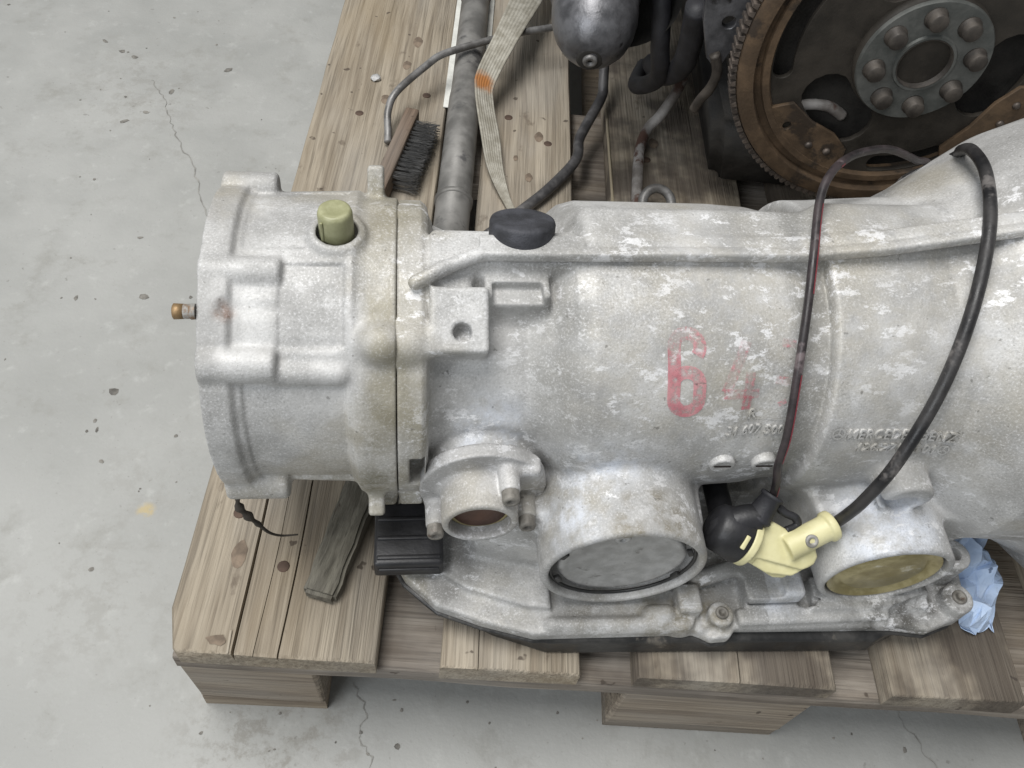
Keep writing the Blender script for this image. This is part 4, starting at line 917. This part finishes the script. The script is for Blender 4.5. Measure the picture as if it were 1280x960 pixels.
# strap
def ribbon3(name, path, m, th=.0014, ribs=8):
    P = []
    for i in range(len(path)-1):
        a = path[max(i-1, 0)]; b = path[i]; c = path[i+1]; d = path[min(i+2, len(path)-1)]
        for k in range(10):
            t = k/10; P.append([.5*((2*Vector(b[j])) + (Vector(c[j])-Vector(a[j]))*t + (2*Vector(a[j])-5*Vector(b[j])+4*Vector(c[j])-Vector(d[j]))*t*t + (3*Vector(b[j])-Vector(a[j])-3*Vector(c[j])+Vector(d[j]))*t**3) for j in (0, 1)])
    P.append([Vector(path[-1][0]), Vector(path[-1][1])]); nx = ribs*4+1; vs, fs = [], []
    for i, (l, r) in enumerate(P):
        tan = (P[min(i+1, len(P)-1)][0]-P[max(i-1, 0)][0]).normalized(); ac = (r-l).normalized(); up = ac.cross(tan); up = up if up.z > 0 else -up
        for k in range(nx):
            h = th + .0007*abs(math.sin(math.pi*k/4)); vs.append(l.lerp(r, k/(nx-1))+up*h)
        for k in range(nx): vs.append(l.lerp(r, k/(nx-1)))
    m2 = 2*nx
    for i in range(len(P)-1):
        o = i*m2
        for k in range(nx-1):
            fs.append((o+k, o+k+1, o+m2+k+1, o+m2+k)); fs.append((o+nx+k, o+m2+nx+k, o+m2+nx+k+1, o+nx+k+1))
        fs.append((o, o+m2, o+m2+nx, o+nx)); fs.append((o+nx-1, o+m2-1, o+2*m2-1, o+m2+nx-1))
    fs.append(tuple(list(range(nx)) + list(range(2*nx-1, nx-1, -1))))
    return mesh(name, vs, fs)
strap = tag(link('webbing_strap', ribbon3('webbing_strap', [((.222, .885, .180), (.262, .885, .172)), ((.209, .80, .190), (.246, .80, .184)), ((.192, .70, .1975), (.221, .70, .1955)), ((.1755, .640, .187), (.197, .634, .177)), ((.1745, .612, .181), (.196, .610, .168)), ((.184, .560, .168), (.206, .560, .158)), ((.196, .51, .156), (.213, .512, .152)), ((.2195, .462, .1465), (.2245, .468, .150)), ((.245, .42, .146), (.249, .425, .149))], strap_mat()), strap_mat()), 'pale ribbed webbing strap with a rust patch at its fold', 'strap')

# wire brush
wb = tag(empty('wire_brush', (.106, .52, ZT), math.radians(-9)), 'small wire brush with wooden back lying on the left board', 'brush')
h = boxmesh('handle', (.015, .155, .024), .003, 3); hb = link('handle', h, m_brushw, wb, (-.006, -.012, .0125))
vs, fs = [], []
for r_ in range(15):
    for c_ in range(3):
        for _ in range(15):
            x, y, z = .0015, -.042+r_*.0066+random.gauss(0, .0009), .005+c_*.007+random.gauss(0, .0009)
            L = random.uniform(.021, .027); bx = [(0, 0, 0), (L*.5, random.gauss(0, .0008), random.gauss(0, .0008)), (L, random.gauss(-.0015, .0028), random.gauss(.0012, .0022))]
            b = len(vs); w = .00032
            for px, py, pz in bx:
                for a in (0, 2.09, 4.19): vs.append((x+px, y+py+w*math.cos(a), max(.0008, z+pz+w*math.sin(a))))
            for s_ in (0, 3):
                for a in range(3): fs.append((b+s_+a, b+s_+(a+1) % 3, b+s_+3+(a+1) % 3, b+s_+3+a))
bs = link('bristles', mesh('bristles', vs, fs), m_wire, wb, smooth=False); bs['kind'] = 'stuff'

# weathered wooden wedge
bm = bmesh.new(); bmesh.ops.create_cube(bm, size=1)
for v in bm.verts:
    x, y, z = v.co; t = y+.5
    v.co = Vector((x*(.024+.002*t), y*.130, (0 if z < 0 else .012+.022*t)))
bmesh.ops.bevel(bm, geom=bm.edges[:], offset=.0025, segments=2, affect='EDGES')
bmesh.ops.subdivide_edges(bm, edges=[e for e in bm.edges if e.calc_length() > .05], cuts=12)
for v in bm.verts: v.co.x += .0016*noise.noise((v.co.y*60, v.co.z*40, 3)); v.co.z += .0010*noise.noise((v.co.x*160, v.co.y*40, 5)) if v.co.z > .004 else 0
me = bpy.data.meshes.new('wooden_wedge'); bm.to_mesh(me); bm.free()
wd = tag(link('wooden_wedge', me, m_wedge, None, (.1150, .104, ZT), False), 'weathered grey wooden wedge under the gearbox tail', 'wedge'); wd.rotation_euler = (0, 0, math.radians(-13))

# dark strip of scrap hanging from the tail housing
q = [Vector(p) for p in ((.0610, -.0860, -.0440), (.0600, -.0880, -.0545), (.0640, -.0890, -.066), (.0690, -.0885, -.080), (.0735, -.087, -.095), (.080, -.084, -.106), (.0905, -.082, -.109))]
b0 = GW(q[0]); sc = link('dry_stalk', tube('dry_stalk', [GW(p)-b0 for p in q], .0025, 8, 6, lambda t: (.0010 + .0016*max(0, math.sin(min(t, .55)/.55*3.14))) * (1 + .35*math.sin(t*41)) if t < .55 else .0012-.0014*(t-.55)), plain('dry_stalk', (.05, .042, .034), .8), None, b0)
tag(sc, 'dark shrivelled stalk dangling below the tail housing', 'stalk')

# crumpled blue paper towel: creased facets
NX, NY = 9, 13; vs, fs = [], []; rr_ = random.Random(5)
for i in range(NX):
    for j in range(NY):
        u, v = i/(NX-1)-.5, j/(NY-1)-.5
        wd_ = (.054 if v > 0 else .054+.064*v)*(1-.25*max(0, v))
        x = u*wd_ + .004*v + rr_.uniform(-.0035, .0035); y = v*.090 + rr_.uniform(-.003, .003)
        z = .003 + .020*abs(math.sin(3.1*u+5.2*v+1)) + .026*(v+.5) + rr_.uniform(-.005, .006) - .012*abs(u)*2
        if j == 0: z = rr_.uniform(.001, .005)
        vs.append((x, y, max(.0006, z)))
for i in range(NX-1):
    for j in range(NY-1):
        a, b, c, d = i*NY+j, (i+1)*NY+j, (i+1)*NY+j+1, i*NY+j+1
        fs += [(a, b, c), (a, c, d)] if rr_.random() < .5 else [(a, b, d), (b, c, d)]
me = mesh('paper_towel', vs, fs); bm = bmesh.new(); bm.from_mesh(me); bmesh.ops.subdivide_edges(bm, edges=bm.edges[:], cuts=2, use_grid_fill=True)
for v in bm.verts: v.co += Vector((noise.noise(v.co*90), noise.noise(v.co*90+Vector((5, 0, 0))), noise.noise(v.co*90+Vector((0, 5, 0)))))*.0022
for v in bm.verts: v.co.z = max(v.co.z, .0006)
bm.to_mesh(me); bm.free()
pt = tag(link('paper_towel', me, paper_mat(), None, (.582, .094, ZT), False), 'crumpled blue paper towel tucked beside the gearbox', 'paper towel'); pt.rotation_euler = (0, 0, math.radians(12))
md = pt.modifiers.new('thick', 'SOLIDIFY'); md.thickness = .0006

# small pale crumb of clay-like dirt on the left board, with others
def crumb(x, y, r, label):
    bm = bmesh.new(); bmesh.ops.create_icosphere(bm, subdivisions=2, radius=r)
    for v in bm.verts: v.co *= 1+.35*noise.noise(v.co*400+Vector((x*99, 0, 0))); v.co.z *= .55
    me = bpy.data.meshes.new('crumb'); bm.to_mesh(me); bm.free()
    return tag(link('crumb', me, m_gov, None, (x, y, ZT+r*.4), False), label, 'crumb')
crumb(.060, .665, .0058, 'small pale crumb on the far part of the left board')
